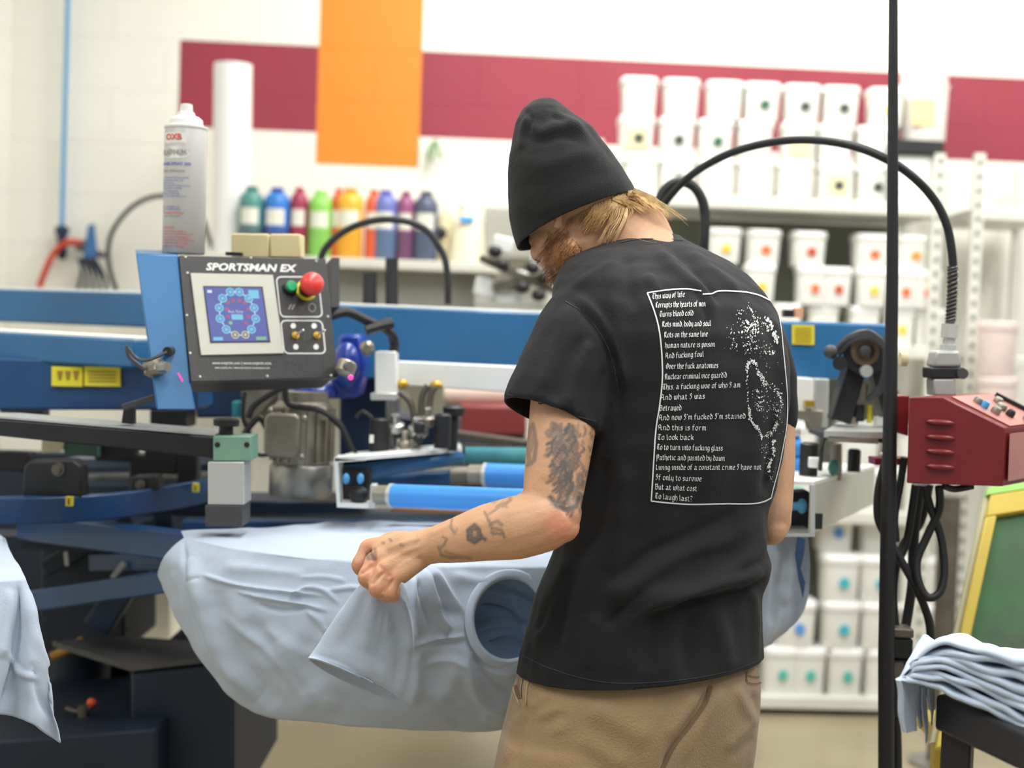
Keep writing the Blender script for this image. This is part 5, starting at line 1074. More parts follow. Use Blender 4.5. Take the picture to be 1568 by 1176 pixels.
for s, x0_, y0_, x1_, y1_ in LN:
    b = MB(); penline(b, s, x0_, y0_, x1_, y1_, 5.6); b.build('printed_line', 'print_white', ts, smooth=False)
# speckled artwork right of the lettering
b = MB(); rs_ = random.Random(11)
def fleck(x, y, s):
    n = rs_.randint(3, 5); a0 = rs_.uniform(0, 6.28); st = rs_.uniform(.4, 1); dr = rs_.uniform(-.7, .7)
    pts = []
    for i in range(n):
        a = a0+2*PI*i/n; r = s*rs_.uniform(.6, 1.2); dx, dy = math.cos(a)*r*st, math.sin(a)*r; q = surf(shb, x+dx+dy*dr*.5, y+dy, .0011)
        if q is None: return
        pts.append(q)
    if max((pts[0]-q).length for q in pts) > .02: return
    b.add(pts, [tuple(range(n))])
def scat(pts, wd, cnt, s0, s1):
    q, _ = spline([V((x, y, 0)) for x, y in pts], 6)
    for i in range(cnt):
        p = rs_.choice(q); fleck(p.x+rs_.gauss(0, wd), p.y+rs_.gauss(0, wd), rs_.uniform(s0, s1))
scat([(1132, 475), (1130, 485)], 3, 12, .6, 1.6); scat([(1147, 470), (1155, 485), (1158, 495)], 2.5, 30, .7, 2.2)
scat([(1140, 497), (1150, 503), (1160, 500)], 6, 80, .6, 2.4); scat([(1146, 515), (1150, 530)], 7, 60, .6, 1.8); scat([(1120, 505), (1122, 530)], 3, 18, .7, 2)
scat([(1174, 488), (1181, 500), (1187, 515), (1188, 524)], 1.6, 90, .8, 2.6); scat([(1172, 496), (1176, 508)], 1, 25, .6, 1.8); scat([(1172, 540), (1180, 543), (1183, 538)], 2, 26, .7, 2); scat([(1175, 533), (1168, 532)], 3, 18, .5, 1.3)
scat([(1143, 565), (1146, 556), (1153, 553), (1157, 560)], 1.4, 60, .8, 2.2); scat([(1143, 568), (1144, 600), (1146, 630), (1150, 645), (1162, 660), (1166, 670)], .8, 110, .6, 1.6); scat([(1147, 630), (1150, 645), (1160, 656)], 1.5, 50, .8, 2)
scat([(1160, 570), (1166, 580), (1171, 590)], 2.5, 55, .7, 2); scat([(1172, 560), (1174, 640)], .5, 30, .4, .8)
for yy in (598, 606, 613, 620, 626): scat([(1158, yy), (1163, yy+3), (1169, yy)], .8, 14, .5, 1.4)
scat([(1184, 590), (1193, 605), (1196, 620)], 2, 40, .6, 1.6); scat([(1188, 625), (1192, 640)], 2.5, 24, .5, 1.4); scat([(1172, 668), (1180, 662), (1186, 655), (1188, 648)], 1.8, 50, .8, 2)
scat([(1168, 680), (1175, 700), (1182, 720)], 4, 40, .5, 1.3); scat([(1183, 675), (1184, 690), (1180, 705), (1177, 715)], 1.5, 70, .8, 2.2); scat([(1176, 715), (1182, 735)], 2, 26, .6, 1.5); scat([(1130, 520), (1190, 560)], 12, 40, .4, .9); scat([(1165, 600), (1185, 650)], 10, 60, .4, .9)
b.build('printed_artwork', 'print_white', ts, smooth=False)

# ---------------- body ----------------
b = MB()
b.loft([bring(l+22, r-22, y, Y+.004, a, shrink=.012) for y, l, r, Y, a in torso[4:19]])
UA = [P(925, 478, 2.27), P(890, 520, 2.20), P(868, 590, 2.16), P(861, 650, 2.135), P(853, 710, 2.115), P(846, 762, 2.10), P(842, 792, 2.095)]
b.tube(UA, 0, 24, True, [.048, .052, .051, .0505, .0475, .044, .043])
FA = [P(850, 785, 2.09), P(832, 797, 2.085), P(790, 808, 2.085), P(745, 816, 2.09), P(705, 826, 2.10), P(668, 834, 2.115), P(648, 838, 2.12)]
b.tube(FA, 0, 24, True, [.040, .0455, .0465, .0415, .0345, .0275, .0262])
b.ball(P(862, 806, 2.08), (.025, .025, .024)); b.ball(P(842, 800, 2.085), (.042, .042, .036)); b.ball(P(868, 785, 2.085), (.022, .03, .03)); b.ball(P(812, 775, 2.1), (.03, .03, .022))
# left hand: palm, wrist, four curled fingers, thumb
HN = Matrix.Rotation(-.35, 3, 'Y')
hb = MB()
W0 = P(655, 836, 2.12)
def chain(mb, pts, rs): mb.tube(pts, 0, 16, True, rs); mb.ball(pts[-1], rs[-1], 12); mb.ball(pts[0], rs[0], 12)
mcp = [P(563, 838, 2.155), P(572, 858, 2.12), P(586, 873, 2.10), P(604, 884, 2.095)]
pip = [P(550, 866, 2.145), P(560, 885, 2.105), P(576, 902, 2.09), P(596, 908, 2.092)]
dip = [P(566, 884, 2.165), P(577, 900, 2.135), P(592, 912, 2.12), P(603, 913, 2.118)]
tip = [P(582, 884, 2.178), P(590, 898, 2.158), P(603, 905, 2.145), P(606, 902, 2.15)]
for i, (a, c, d, e) in enumerate(zip(mcp, pip, dip, tip)):
    r = [.0118, .0122, .0115, .0102][i]
    chain(b, [a, a.lerp(c, .5), c, c.lerp(d, .55), d, e], [r*1.08, r*.98, r*1.03, r*.9, r*.92, r*.78])
    wp_ = W0+V((-.004, 0, .005-.006*i)); b.tube([wp_, wp_.lerp(a, .5), a], 0, 16, True, [.017, .0165, r*1.12])
b.tube([W0, P(625, 843, 2.125), P(597, 856, 2.13)], 0, 20, True, [.024, .029, .024])
b.tube([P(640, 850, 2.12), P(622, 868, 2.12), P(608, 884, 2.12)], 0, 16, True, [.017, .019, .015])
b.tube([P(632, 836, 2.13), P(600, 842, 2.14), P(574, 850, 2.142)], 0, 18, True, [.022, .0225, .0165]); b.tube([P(640, 831, 2.135), P(600, 832, 2.155), P(572, 845, 2.165)], 0, 18, True, [.012, .018, .013])
chain(b, [P(650, 832, 2.14), P(605, 828, 2.175), P(570, 846, 2.19), P(560, 872, 2.188)], [.012, .0155, .0128, .0105])
# right arm
b.tube([P(1145, 500, 2.40), P(1170, 560, 2.42), P(1180, 640, 2.42), P(1181, 700, 2.41), P(1180, 750, 2.40), P(1178, 785, 2.395), P(1174, 800, 2.42), P(1150, 802, 2.48)], 0, 20, True, [.04, .042, .040, .040, .038, .037, .038, .037])
b.tube([P(1178, 795, 2.39), P(1165, 798, 2.44), P(1130, 800, 2.54), P(1095, 806, 2.62)], 0, 20, True, [.036, .040, .034, .026]); b.ball(P(1181, 806, 2.39), (.027, .032, .032)); b.ball(P(1177, 796, 2.40), .037)
for i in range(4): chain(b, [P(1092+6*i, 806, 2.62+.004*i), P(1075+4*i, 812, 2.66), P(1070+6*i, 828, 2.68), P(1078+6*i, 836, 2.67)], [.012, .0105, .0098, .008])
chain(b, [P(1110, 812, 2.61), P(1116, 830, 2.64), P(1104, 838, 2.665)], [.013, .0115, .009]); b.ball(P(1096, 808, 2.63), (.034, .04, .018))
# neck and head
Fd = V((-.64, .60, -.48)).normalized(); Hs = Fd.cross(V((0, 0, 1))).normalized(); Hu = Hs.cross(Fd).normalized()
HC = P(884, 322, 2.385)
def hp(f, s, u): return HC+Fd*f+Hs*s+Hu*u      # f forward, s to his right, u towards the crown
RH = Matrix((Fd, Hs, Hu)).transposed()
b.ball(hp(0, 0, .02), (.098, .077, .10), 28, RH); b.ball(hp(.028, 0, -.035), (.075, .066, .075), 24, RH)
b.ball(hp(.048, 0, -.082), (.045, .047, .045), 20, RH); b.ball(hp(.078, 0, -.118), (.018, .022, .017), 14, RH)
for s_ in (-1, 1):
    b.ball(hp(.066, .038*s_, -.042), (.024, .022, .020), 14, RH); b.ball(hp(.078, .03*s_, .008), (.016, .024, .010), 14, RH); b.ball(hp(.02, .055*s_, -.078), (.035, .014, .024), 14, RH)
    b.ball(hp(.079, .031*s_, -.014), (.012, .013, .0115), 12, RH)
    # ears
    b.tube([hp(-.004, .078*s_, -.006), hp(-.016, .085*s_, .012), hp(-.026, .086*s_, .004), hp(-.022, .082*s_, -.026), hp(-.006, .077*s_, -.042)], 0, 10, True, [.006, .0065, .006, .006, .0075]); b.ball(hp(-.012, .077*s_, -.012), (.014, .006, .022), 12, RH)
b.tube([hp(.088, 0, -.008), hp(.098, 0, -.028), hp(.106, 0, -.045)], 0, 12, True, [.008, .010, .0125]); b.ball(hp(.094, .010, -.049), .008, 10); b.ball(hp(.094, -.010, -.049), .008, 10)
b.ball(hp(.085, 0, -.078), (.014, .024, .0065), 12, RH); b.ball(hp(.083, 0, -.088), (.014, .021, .008), 12, RH)
b.tube([hp(-.015, 0, -.03), P(935, 352, 2.39), P(972, 385, 2.385), P(1000, 430, 2.36), P(1010, 480, 2.34)], 0, 28, True, [.058, .061, .063, .072, .085])
b.tube([P(950, 322, 2.38), P(985, 352, 2.385), P(1008, 395, 2.38)], 0, 20, True, [.040, .042, .037])
bd = remeshed(b, .0026, 4)
co = getco(bd); no = getno(bd); p2 = proj(co)
fl2 = [([(795, 842), (750, 846), (700, 848), (665, 852)], 8, .0015), ([(860, 780), (840, 810), (800, 830), (760, 838)], 9, -.0012), ([(650, 822), (615, 832), (590, 842)], 3.2, .0014), ([(648, 835), (615, 848), (592, 860)], 3, .0014), ([(655, 812), (640, 830), (632, 850)], 3.5, -.0012), ([(648, 846), (620, 862), (606, 872)], 3, .0012),
       ([(550, 880), (562, 872), (576, 863)], 2.4, -.0045), ([(567, 896), (577, 886), (590, 876)], 2.4, -.0045), ([(586, 910), (592, 899), (602, 886)], 2.4, -.0045), ([(566, 848), (570, 856), (575, 862)], 3, -.002), ([(578, 864), (584, 870), (590, 876)], 3, -.002), ([(594, 880), (600, 884)], 3, -.0018), ([(700, 800), (670, 812), (640, 822)], 4, .0012), ([(850, 660), (846, 700), (838, 740)], 14, .002), ([(882, 680), (880, 730), (870, 770)], 10, -.0015), ([(800, 760), (760, 790), (715, 808)], 10, .0015)]
folds(bd, fl2)
# skin colours and tattoos as a colour attribute of the skin itself
co = getco(bd); no = getno(bd); p2 = proj(co); fc = facing(co, no) > .05
base = np.array(s2l((206, 160, 124))[:3]); col = np.tile(base, (len(co), 1))
def blob(x, y, r, c, a):
    d = np.hypot(p2[:, 0]-x, p2[:, 1]-y); w_ = a*np.exp(-(d/r)**2); col[:] = col*(1-w_[:, None])+np.array(s2l(c)[:3])*w_[:, None]
for x, y, r in ((868, 815, 26), (850, 800, 20)): blob(x, y, r, (226, 140, 112), .6)
for q in mcp+pip: x, y = proj([q])[0]; blob(x, y, 10, (222, 140, 110), .55)
nn_ = lownoise(co, 90, .5, 5)+lownoise(co, 260, .3, 6); col *= (1+.07*nn_)[:, None]
rt2 = random.Random(5); ST = []
def inpoly(x, y, poly):
    c = False; n = len(poly)
    for i in range(n):
        (x1, y1), (x2, y2) = poly[i], poly[(i+1) % n]
        if (y1 > y) != (y2 > y) and x < (x2-x1)*(y-y1)/(y2-y1)+x1: c = not c
    return c
def hatch(poly, cnt, L, ang, w0, w1, a0, a1):
    xs_ = [q[0] for q in poly]; ys_ = [q[1] for q in poly]; n = 0
    while n < cnt:
        x, y = rt2.uniform(min(xs_), max(xs_)), rt2.uniform(min(ys_), max(ys_))
        if not inpoly(x, y, poly): continue
        t = ang+rt2.uniform(-.5, .5); l = L*rt2.uniform(.5, 1.2); ST.append(([(x, y), (x+math.cos(t)*l*.5+1, y+math.sin(t)*l*.5), (x+math.cos(t+.3)*l, y+math.sin(t+.3)*l)], rt2.uniform(w0, w1), rt2.uniform(a0, a1))); n += 1
hatch([(845, 645), (880, 650), (884, 700), (878, 745), (862, 752), (846, 720), (842, 680)], 120, 16, 1.6, 1.5, 2.8, .5, .9)
hatch([(880, 648), (908, 655), (907, 700), (896, 745), (882, 748)], 34, 10, 1.5, 1, 1.8, .4, .75)
hatch([(852, 735), (895, 730), (886, 775), (860, 772)], 30, 20, 1.4, 1.2, 2, .5, .8)
ST += [([(843, 762), (852, 774), (866, 780), (882, 775), (886, 762)], 3.2, .85), ([(846, 768), (858, 770), (868, 766)], 2, .7), ([(816, 650), (821, 680), (818, 705), (808, 712)], 2.5, .6), ([(812, 655), (808, 690), (812, 710)], 3, .5), ([(818, 665), (812, 690)], 3, .5)]
for a in range(14):
    t = a/14*2*PI; ST.append(([(727+11*math.cos(t)*.7, 817+11*math.sin(t)), (727+7*math.cos(t+.6)*.8, 817+7*math.sin(t+.6))], 2.4, .75))
ST += [([(727, 803), (716, 812), (717, 826), (727, 831), (738, 824), (733, 809), (727, 803)], 2.0, .85), ([(736, 822), (743, 826)], 2.4, .8), ([(724, 814), (729, 818)], 2.5, .3)]
ST += [([(742, 784), (748, 796), (752, 808), (756, 818)], 1.6, .6), ([(750, 802), (762, 798), (768, 804)], 1.8, .6), ([(754, 808), (768, 812), (772, 822)], 1.8, .65), ([(752, 815), (766, 818)], 1.6, .6), ([(745, 790), (760, 780), (772, 770)], 1.5, .45), ([(766, 755), (778, 750), (782, 765), (770, 775)], 2, .5), ([(778, 745), (786, 740), (788, 752)], 2, .5), ([(756, 768), (764, 762)], 2.5, .4), ([(760, 776), (770, 770), (776, 776)], 1.5, .45)]
ST += [([(692, 794), (690, 806), (695, 816)], 1.6, .5), ([(678, 822), (684, 826), (680, 834), (674, 840)], 1.4, .55), ([(672, 838), (676, 850), (690, 854), (705, 853)], 2.0, .5), ([(682, 845), (700, 852), (720, 855)], 2.5, .4), ([(700, 810), (696, 818)], 1.2, .4)]
ST += [([(562, 848), (566, 856)], 2.2, .7), ([(568, 843), (571, 855)], 2.2, .7), ([(574, 841), (575, 854)], 2, .65), ([(563, 855), (575, 856)], 1.8, .6), ([(586, 831), (588, 832)], 1.6, .6), ([(597, 826), (599, 828)], 1.6, .6), ([(613, 834), (617, 836)], 1.8, .5)]
idx = np.where(fc & (p2[:, 0] > 530) & (p2[:, 0] < 930) & (p2[:, 1] > 620) & (p2[:, 1] < 930))[0]
pp = p2[idx]; ink = np.zeros(len(idx))
for pts, wd, a in ST:
    d, _ = polydist(pp, pts); ink = np.maximum(ink, a*np.clip(1.55-(d/(wd*1.25)), 0, 1))
ink = np.clip(ink, 0, .9)[:, None]; col[idx] = col[idx]*(1-ink)+np.array(s2l((72, 80, 84))[:3])*ink
ca_ = bd.color_attributes.new('skin', 'FLOAT_COLOR', 'POINT'); ca_.data.foreach_set('color', np.hstack([np.clip(col, 0, 1), np.ones((len(co), 1))]).ravel())
m = mat('skin', (206, 160, 124), .5, bump=.12, bscale=320, sss=.12); nt = m.node_tree; an = nt.nodes.new('ShaderNodeVertexColor'); an.layer_name = 'skin'; nt.links.new(an.outputs[0], nt.nodes['Principled BSDF'].inputs['Base Color'])
body = finish(bd, 'body', 'skin', man, MO)
bdb = BVHTree.FromPolygons([v.co+MO for v in bd.vertices], [tuple(p.vertices) for p in bd.polygons])
# ---------------- beanie ----------------
hat = [((792, 383), (978, 301)), ((786, 362), (971, 284)), ((780, 332), (955, 259)), ((777, 300), (938, 236)), ((778, 270), (921, 216)), ((780, 240), (910, 198)), ((784, 212), (897, 187)), ((789, 188), (884, 179)), ((799, 169), (872, 170)), ((815, 156), (860, 160)), ((828, 151), (850, 152))]
b = MB(); rings = []; n = 48; HY = 2.385
pv = V((0, -1, .16)).normalized()
for i, (l, r) in enumerate(hat):
    a, c = P(*l, HY), P(*r, HY); ce = (a+c)/2; e = (c-a)/2; dp = min(.102, e.length*1.02) if i < 6 else e.length*.96
    q = pv-e.normalized()*pv.dot(e.normalized()); q.normalize(); sgn = 1.0
    rings.append([ce+e*math.cos(2*PI*j/n)+q*dp*math.sin(2*PI*j/n) for j in range(n)])
b.loft(rings[::-1]); 
hm = remeshed(b, .0035, 6)
folds(hm, [([(800, 180), (825, 200), (842, 196), (866, 190), (895, 196)], 9, .004), ([(795, 205), (830, 215), (860, 208), (890, 215)], 8, -.004), ([(840, 165), (860, 180), (885, 195), (905, 225)], 7, .003), ([(845, 160), (848, 180), (870, 188)], 5, -.003),
           ([(810, 178), (800, 200), (797, 230)], 5, .0035), ([(806, 168), (814, 185), (808, 205)], 4, -.003), ([(790, 240), (830, 252), (880, 240), (920, 232)], 12, .0025), ([(785, 280), (830, 285), (880, 268), (930, 256)], 14, -.0025), ([(785, 320), (830, 322), (890, 298), (945, 275)], 14, .0025), ([(842, 170), (880, 178), (915, 215), (945, 250)], 5, -.0015)])
rimc = (P(793, 384, HY)+P(978, 303, HY))/2; e_ = (P(978, 303, HY)-P(793, 384, HY)).normalized(); qv = (pv-e_*pv.dot(e_)).normalized(); rn = e_.cross(qv); rn = rn if rn.z < 0 else -rn
cut(hm, rimc-rn*.004, rn, lambda c: True)
co = getco(hm); no = getno(hm); co += no*lownoise(co, 40, .001, 9)[:, None]; setco(hm, co)
mat('knit_black', (20, 21, 22), .95, 0, .2, 30, .25, 420, sheen=.06)
be = finish(hm, 'beanie', 'knit_black', man, MO); md = be.modifiers.new('solid', 'SOLIDIFY'); md.thickness = .004; md.offset = -1
# ---------------- hair and beard strands ----------------
mat('hair_blond', (230, 196, 134), .45, 0, 0, 60, col2=(190, 148, 92)); mat('hair_light', (240, 214, 160), .45, 0, 0, 60, col2=(212, 172, 112)); mat('beard_ginger', (164, 116, 70), .6, 0, 0, 60, col2=(130, 90, 54))
rh_ = random.Random(3)
def strand(b, pts, r, bv=bdb, lift=.003):
    q = []
    last = None
    for i, (x, y) in enumerate(pts):
        s_ = surf(bv, x, y, lift+.001*i)
        if s_ is None or (last is not None and (s_-last).length > .06):
            Yl = last.y if last is not None else 2.33; s_ = P(x, y, Yl)
        q.append(s_); last = s_
    q2, _ = spline(q, 4); b.tube(q2, 0, 4, False, [r*(1-.75*i/len(q2)) for i in range(len(q2))])
b = MB()
for i in range(230):                              # nape and side hair from under the rim, falling down and left
    t = rh_.random(); x = 905+70*t; y = 318-28*t+rh_.uniform(-3, 3); L = rh_.uniform(14, 42); bx = rh_.uniform(-.75, -.1); j = rh_.uniform(-3, 3)
    strand(b, [(x, y), (x+bx*L*.3+j, y+L*.35), (x+bx*L*.7+j, y+L*.7), (x+bx*L*1.1, y+L*1.05)], rh_.uniform(.0007, .0012))
b.build('hair', 'hair_blond', man, smooth=True)
b = MB()
for i in range(190):                              # pale fringe sweeping right over the nape
    t = rh_.random(); x = 935+42*t; y = 304-12*t+rh_.uniform(-3, 3); L = rh_.uniform(22, 68)*(.5+t*.7); 
    strand(b, [(x, y), (x+L*.35, y+L*.12+2), (x+L*.7, y+L*.36+rh_.uniform(-2, 2)), (x+L, y+L*.62+rh_.uniform(-4, 4))], rh_.uniform(.0006, .0011), lift=.005)
for i in range(26):
    x = 960+rh_.uniform(-14, 10); strand(b, [(x-10, 318), (x-14, 335), (x-24, 352), (x-32+rh_.uniform(-6, 6), 370)], .0007, lift=.006)
b.build('pale_hair', 'hair_light', man, smooth=True)
b = MB()
for i in range(60):
    x = 868+rh_.uniform(0, 40); y = 336-(x-868)*.5; L = rh_.uniform(8, 20); strand(b, [(x, y), (x-2, y+L*.5), (x-5+rh_.uniform(-3, 2), y+L)], .0007)
b.build('sideburn', 'beard_ginger', man, smooth=True)
b = MB()
for i in range(900):
    x = rh_.uniform(838, 902); y = rh_.uniform(350, 425)
    if x < 836+(y-350)*.12 or (x > 872 and y < 358+(x-872)*1.1) or rh_.random() > (y-342)/38: continue
    L = rh_.uniform(9, 24); bx = rh_.uniform(-.9, -.2); strand(b, [(x, y), (x+bx*L*.4+rh_.uniform(-1.5, 1.5), y+L*.4), (x+bx*L*.8, y+L*.75+rh_.uniform(-2, 2)), (x+bx*L+rh_.uniform(-4, 4), y+L)], rh_.uniform(.0005, .001), lift=.0015)
b.build('beard', 'beard_ginger', man, smooth=True)
# eyelashes / brow
b = MB()
for i in range(10): x = 815+i*1.4; strand(b, [(x, 394+i*.5), (x-1.5, 398+i*.3), (x-4, 400+i*.3)], .0005, lift=.001)
b.build('eyelashes', mat('lash', (70, 48, 36), .6), man)
# stray blond hairs on the shirt
b = MB()
for pts in ([(962, 362), (968, 375), (975, 390), (985, 398)], [(955, 365), (960, 380), (962, 396)], [(975, 366), (990, 372), (1005, 374)]): strand(b, pts, .0003, shb, .0015)
b.build('stray_hair', 'hair_light', man)
# ---------------- trousers ----------------
hips = [(990, 822, 1150, 2.285), (1012, 808, 1158, 2.285), (1030, 796, 1165, 2.285), (1052, 788, 1170, 2.285), (1090, 779, 1169, 2.285), (1130, 769, 1164, 2.285), (1175, 759, 1158, 2.285), (1220, 752, 1150, 2.285)]
b = MB(); b.loft([bring(l, r, y, Y, .6) for y, l, r, Y in hips])
for (x0_, Ya_, x1_, s_) in ((868, 2.2, 872, 0), (1048, 2.34, 1040, 1)):
    top_ = P(x0_, 1130, Ya_); kn = V((P(x0_, 1200, Ya_).x, Ya_, .5)); an_ = V((kn.x-.01, Ya_+.01, .07))
    b.tube([top_, V((top_.x, Ya_, .66)), kn, V((kn.x, Ya_, .3)), an_], 0, 26, True, [.102, .112, .095, .082, .078])
tr = remeshed(b, .006, 5)
folds(tr, [([(1085, 1048), (1075, 1080), (1050, 1115), (1025, 1150), (1005, 1200)], 6, -.009), ([(1100, 1050), (1092, 1080), (1070, 1120), (1045, 1170)], 8, .004), ([(1065, 1060), (1050, 1090), (1020, 1130)], 10, .004), ([(800, 1020), (792, 1045), (797, 1075)], 4, -.007), ([(815, 1030), (806, 1060), (812, 1085)], 5, .004),
           ([(815, 1085), (830, 1070), (845, 1060)], 5, .003), ([(820, 1100), (840, 1090), (855, 1085)], 5, .003), ([(835, 1115), (850, 1100), (868, 1095)], 5, -.003), ([(845, 1125), (858, 1115), (868, 1118)], 5, .003), ([(790, 1090), (782, 1130), (772, 1170)], 6, .004), ([(805, 1095), (795, 1130), (785, 1176)], 6, -.004),
           ([(1150, 1060), (1160, 1080), (1168, 1100)], 6, -.005), ([(1125, 1050), (1140, 1085), (1160, 1110)], 7, .005), ([(1110, 1150), (1135, 1120), (1158, 1105)], 7, .004), ([(1120, 1160), (1140, 1140), (1155, 1130)], 6, -.004), ([(900, 1080), (950, 1110), (1000, 1130)], 18, .004), ([(880, 1130), (920, 1150), (960, 1176)], 16, .004), ([(1158, 1120), (1152, 1150), (1148, 1176)], 5, .004)])
co = getco(tr); no = getno(tr); co += no*lownoise(co, 26, .0025, 12)[:, None]; setco(tr, co)
wz = P(980, 1012, 2.285).z
cut(tr, V((0, 0, wz+.03)), V((0, 0, 1)), lambda c: c.z > wz-.1)
mat('khaki', (156, 128, 92), .8, 0, .12, 7, .22, 300, sheen=.2)
tz = finish(tr, 'trousers', 'khaki', man, MO)
trb = BVHTree.FromPolygons([v.co+MO for v in tr.vertices], [tuple(p.vertices) for p in tr.polygons])
mat('khaki_dark', (112, 88, 62), .85); mat('khaki_light', (176, 148, 110), .85)
band(trb, [(1088, 1050), (1079, 1078), (1055, 1112), (1030, 1145), (1008, 1190)], 7, 'back_seam', 'khaki_dark', tz)
for pts in ([(793, 1022), (787, 1045), (790, 1065), (797, 1080)], [(808, 1024), (800, 1045), (798, 1070)], [(818, 1028), (808, 1050), (806, 1080)]): band(trb, pts, 1.6, 'pocket_seam', 'khaki_light', tz, .002)
band(trb, [(790, 1030), (790, 1050), (796, 1070)], 4.5, 'pocket_opening', 'khaki_dark', tz, .0015)
for pts in ([(1144, 1034), (1157, 1037), (1168, 1033)], [(1143, 1028), (1143, 1044), (1156, 1047), (1167, 1044)]): band(trb, pts, 1.5, 'back_pocket_seam', 'khaki_dark', tz, .002)
for (xx, yy, nm) in ((kn.x, 2.34, 'shoe'), (P(868, 1200, 2.2).x, 2.2, 'shoe')):
    b = MB(); d = V((-.57, .82, 0)); s2_ = V((.82, .57, 0)); c = V((xx-.01, yy, 0)); rr = []
    for f_, wd, h in ((-.09, .03, .06), (-.07, .042, .09), (0, .045, .10), (.08, .05, .07), (.15, .048, .05), (.19, .03, .035)):
        rr.append([c+d*f_+s2_*(wd*math.cos(2*PI*j/16))+V((0, 0, max(0.002, h*.5+h*.5*math.sin(2*PI*j/16)))) for j in range(16)])
    b.loft(rr); b.build('shoe', 'black_rubber', man)
# ================= light blue shirts =================
def cloth(name, base=(190, 207, 228)):
    return mat(name, base, .85, 0, .05, 5, .12, 380, sheen=.15)
cloth('shirt_blue', (184, 198, 216)); cloth('shirt_blue_shaded', (140, 165, 195))  # second cloth is darkened: shade inside the collar put into its colour
def interp(tbl, u):
    n = len(tbl)-1; x = u*n; i = min(int(x), n-1); t = x-i; a, b_ = np.array(tbl[i], float), np.array(tbl[i+1], float)
    p, q = np.array(tbl[max(i-1, 0)], float), np.array(tbl[min(i+2, n)], float)
    return .5*((2*a)+(b_-p)*t+(2*p-5*a+4*b_-q)*t*t+(3*a-p-3*b_+q)*t**3)
def grid_mesh(fn, nu, nv, skip=None):
    b = MB(); vs = [fn(i/nu, j/nv) for i in range(nu+1) for j in range(nv+1)]; fs = []
    for i in range(nu):
        for j in range(nv):
            f = (i*(nv+1)+j, i*(nv+1)+j+1, (i+1)*(nv+1)+j+1, (i+1)*(nv+1)+j)
            if skip and skip(sum((vs[k_] for k_ in f), V((0, 0, 0)))/4): continue
            fs.append(f)
    b.add(vs, fs); return b
TZ = .95
backE = [(277, 813), (345, 809), (430, 804), (520, 799), (600, 797), (680, 799), (770, 803), (850, 805), (905, 807)]
nearE = [(281, 822), (318, 832), (370, 842), (440, 850), (535, 860), (630, 867), (730, 868), (825, 869), (895, 869)]
botE = [(243, 880), (272, 950), (318, 1025), (375, 1082), (470, 1104), (590, 1114), (720, 1122), (830, 1112), (905, 1096)]
def sh_fn(u, v):
    nE = interp(nearE, u); bE = interp(botE, u); kE = interp(backE, u)
    pn = PZ(nE[0], nE[1], TZ)
    if v < .22:
        t = v/.22; pk = PZ(kE[0], kE[1], TZ); p = pk.lerp(pn, t); p.z += .004*math.sin(PI*t); return p
    if v < .86:
        t = (v-.22)/.64; x = nE[0]+(bE[0]-nE[0])*t; y = nE[1]+(bE[1]-nE[1])*t
        x += -10*math.sin(PI*t)*(1-u)**3
        Y = pn.y-.035*math.sin(min(1, t*1.35)*PI*.5)+.11*t**3
        if u < .12: Y += 0
        # pulled towards the hand
        g = math.exp(-(((x-628)/48)**2+((y-905)/60)**2)); Y -= .09*g
        return P(x, y, Y)
    t = (v-.86)/.14; p = P(bE[0], bE[1], pn.y+.075); return p+V((.06*t*(1-u), .28*t, .03*math.sin(t*PI*.5)))
cen = (779, 948)
def inhole(p):
    x, y = proj([p])[0]; dx, dy = x-cen[0], y-cen[1]; a = .10; c_, s_ = math.cos(a), math.sin(a); X = dx*c_+dy*s_; Y_ = -dx*s_+dy*c_
    return (X/58)**2+(Y_/67)**2 < 1 and p.y < 2.75
t1 = thing('t_shirt', 'light blue t-shirt draped over the middle platen, sleeve held by the man', 't-shirt', V((-.15, 2.5, P(600, 1114, 2.5).z)))
def settle(mb, name, m, parent, fl=(), noise=.0, solid=.002, seed=2, flip=True):
    me = mb.mesh('x'); bm = bmesh.new(); bm.from_mesh(me); bmesh.ops.recalc_face_normals(bm, faces=bm.faces); bm.to_mesh(me); bm.free()
    co = getco(me); no = getno(me); f = facing(co, no)
    if flip and np.mean(f) < 0: me.flip_normals()
    if fl: folds(me, fl)
    if noise: co = getco(me); no = getno(me); co += no*lownoise(co, 30, noise, seed)[:, None]+no*lownoise(co, 80, noise*.3, seed+1)[:, None]; setco(me, co)
    org = V((0, 0, 0)); q = parent
    while q is not None: org = org+q.location; q = q.parent
    o = finish(me, name, m, parent, org)
    if solid: md = o.modifiers.new('solid', 'SOLIDIFY'); md.thickness = solid; md.offset = -1
    return o
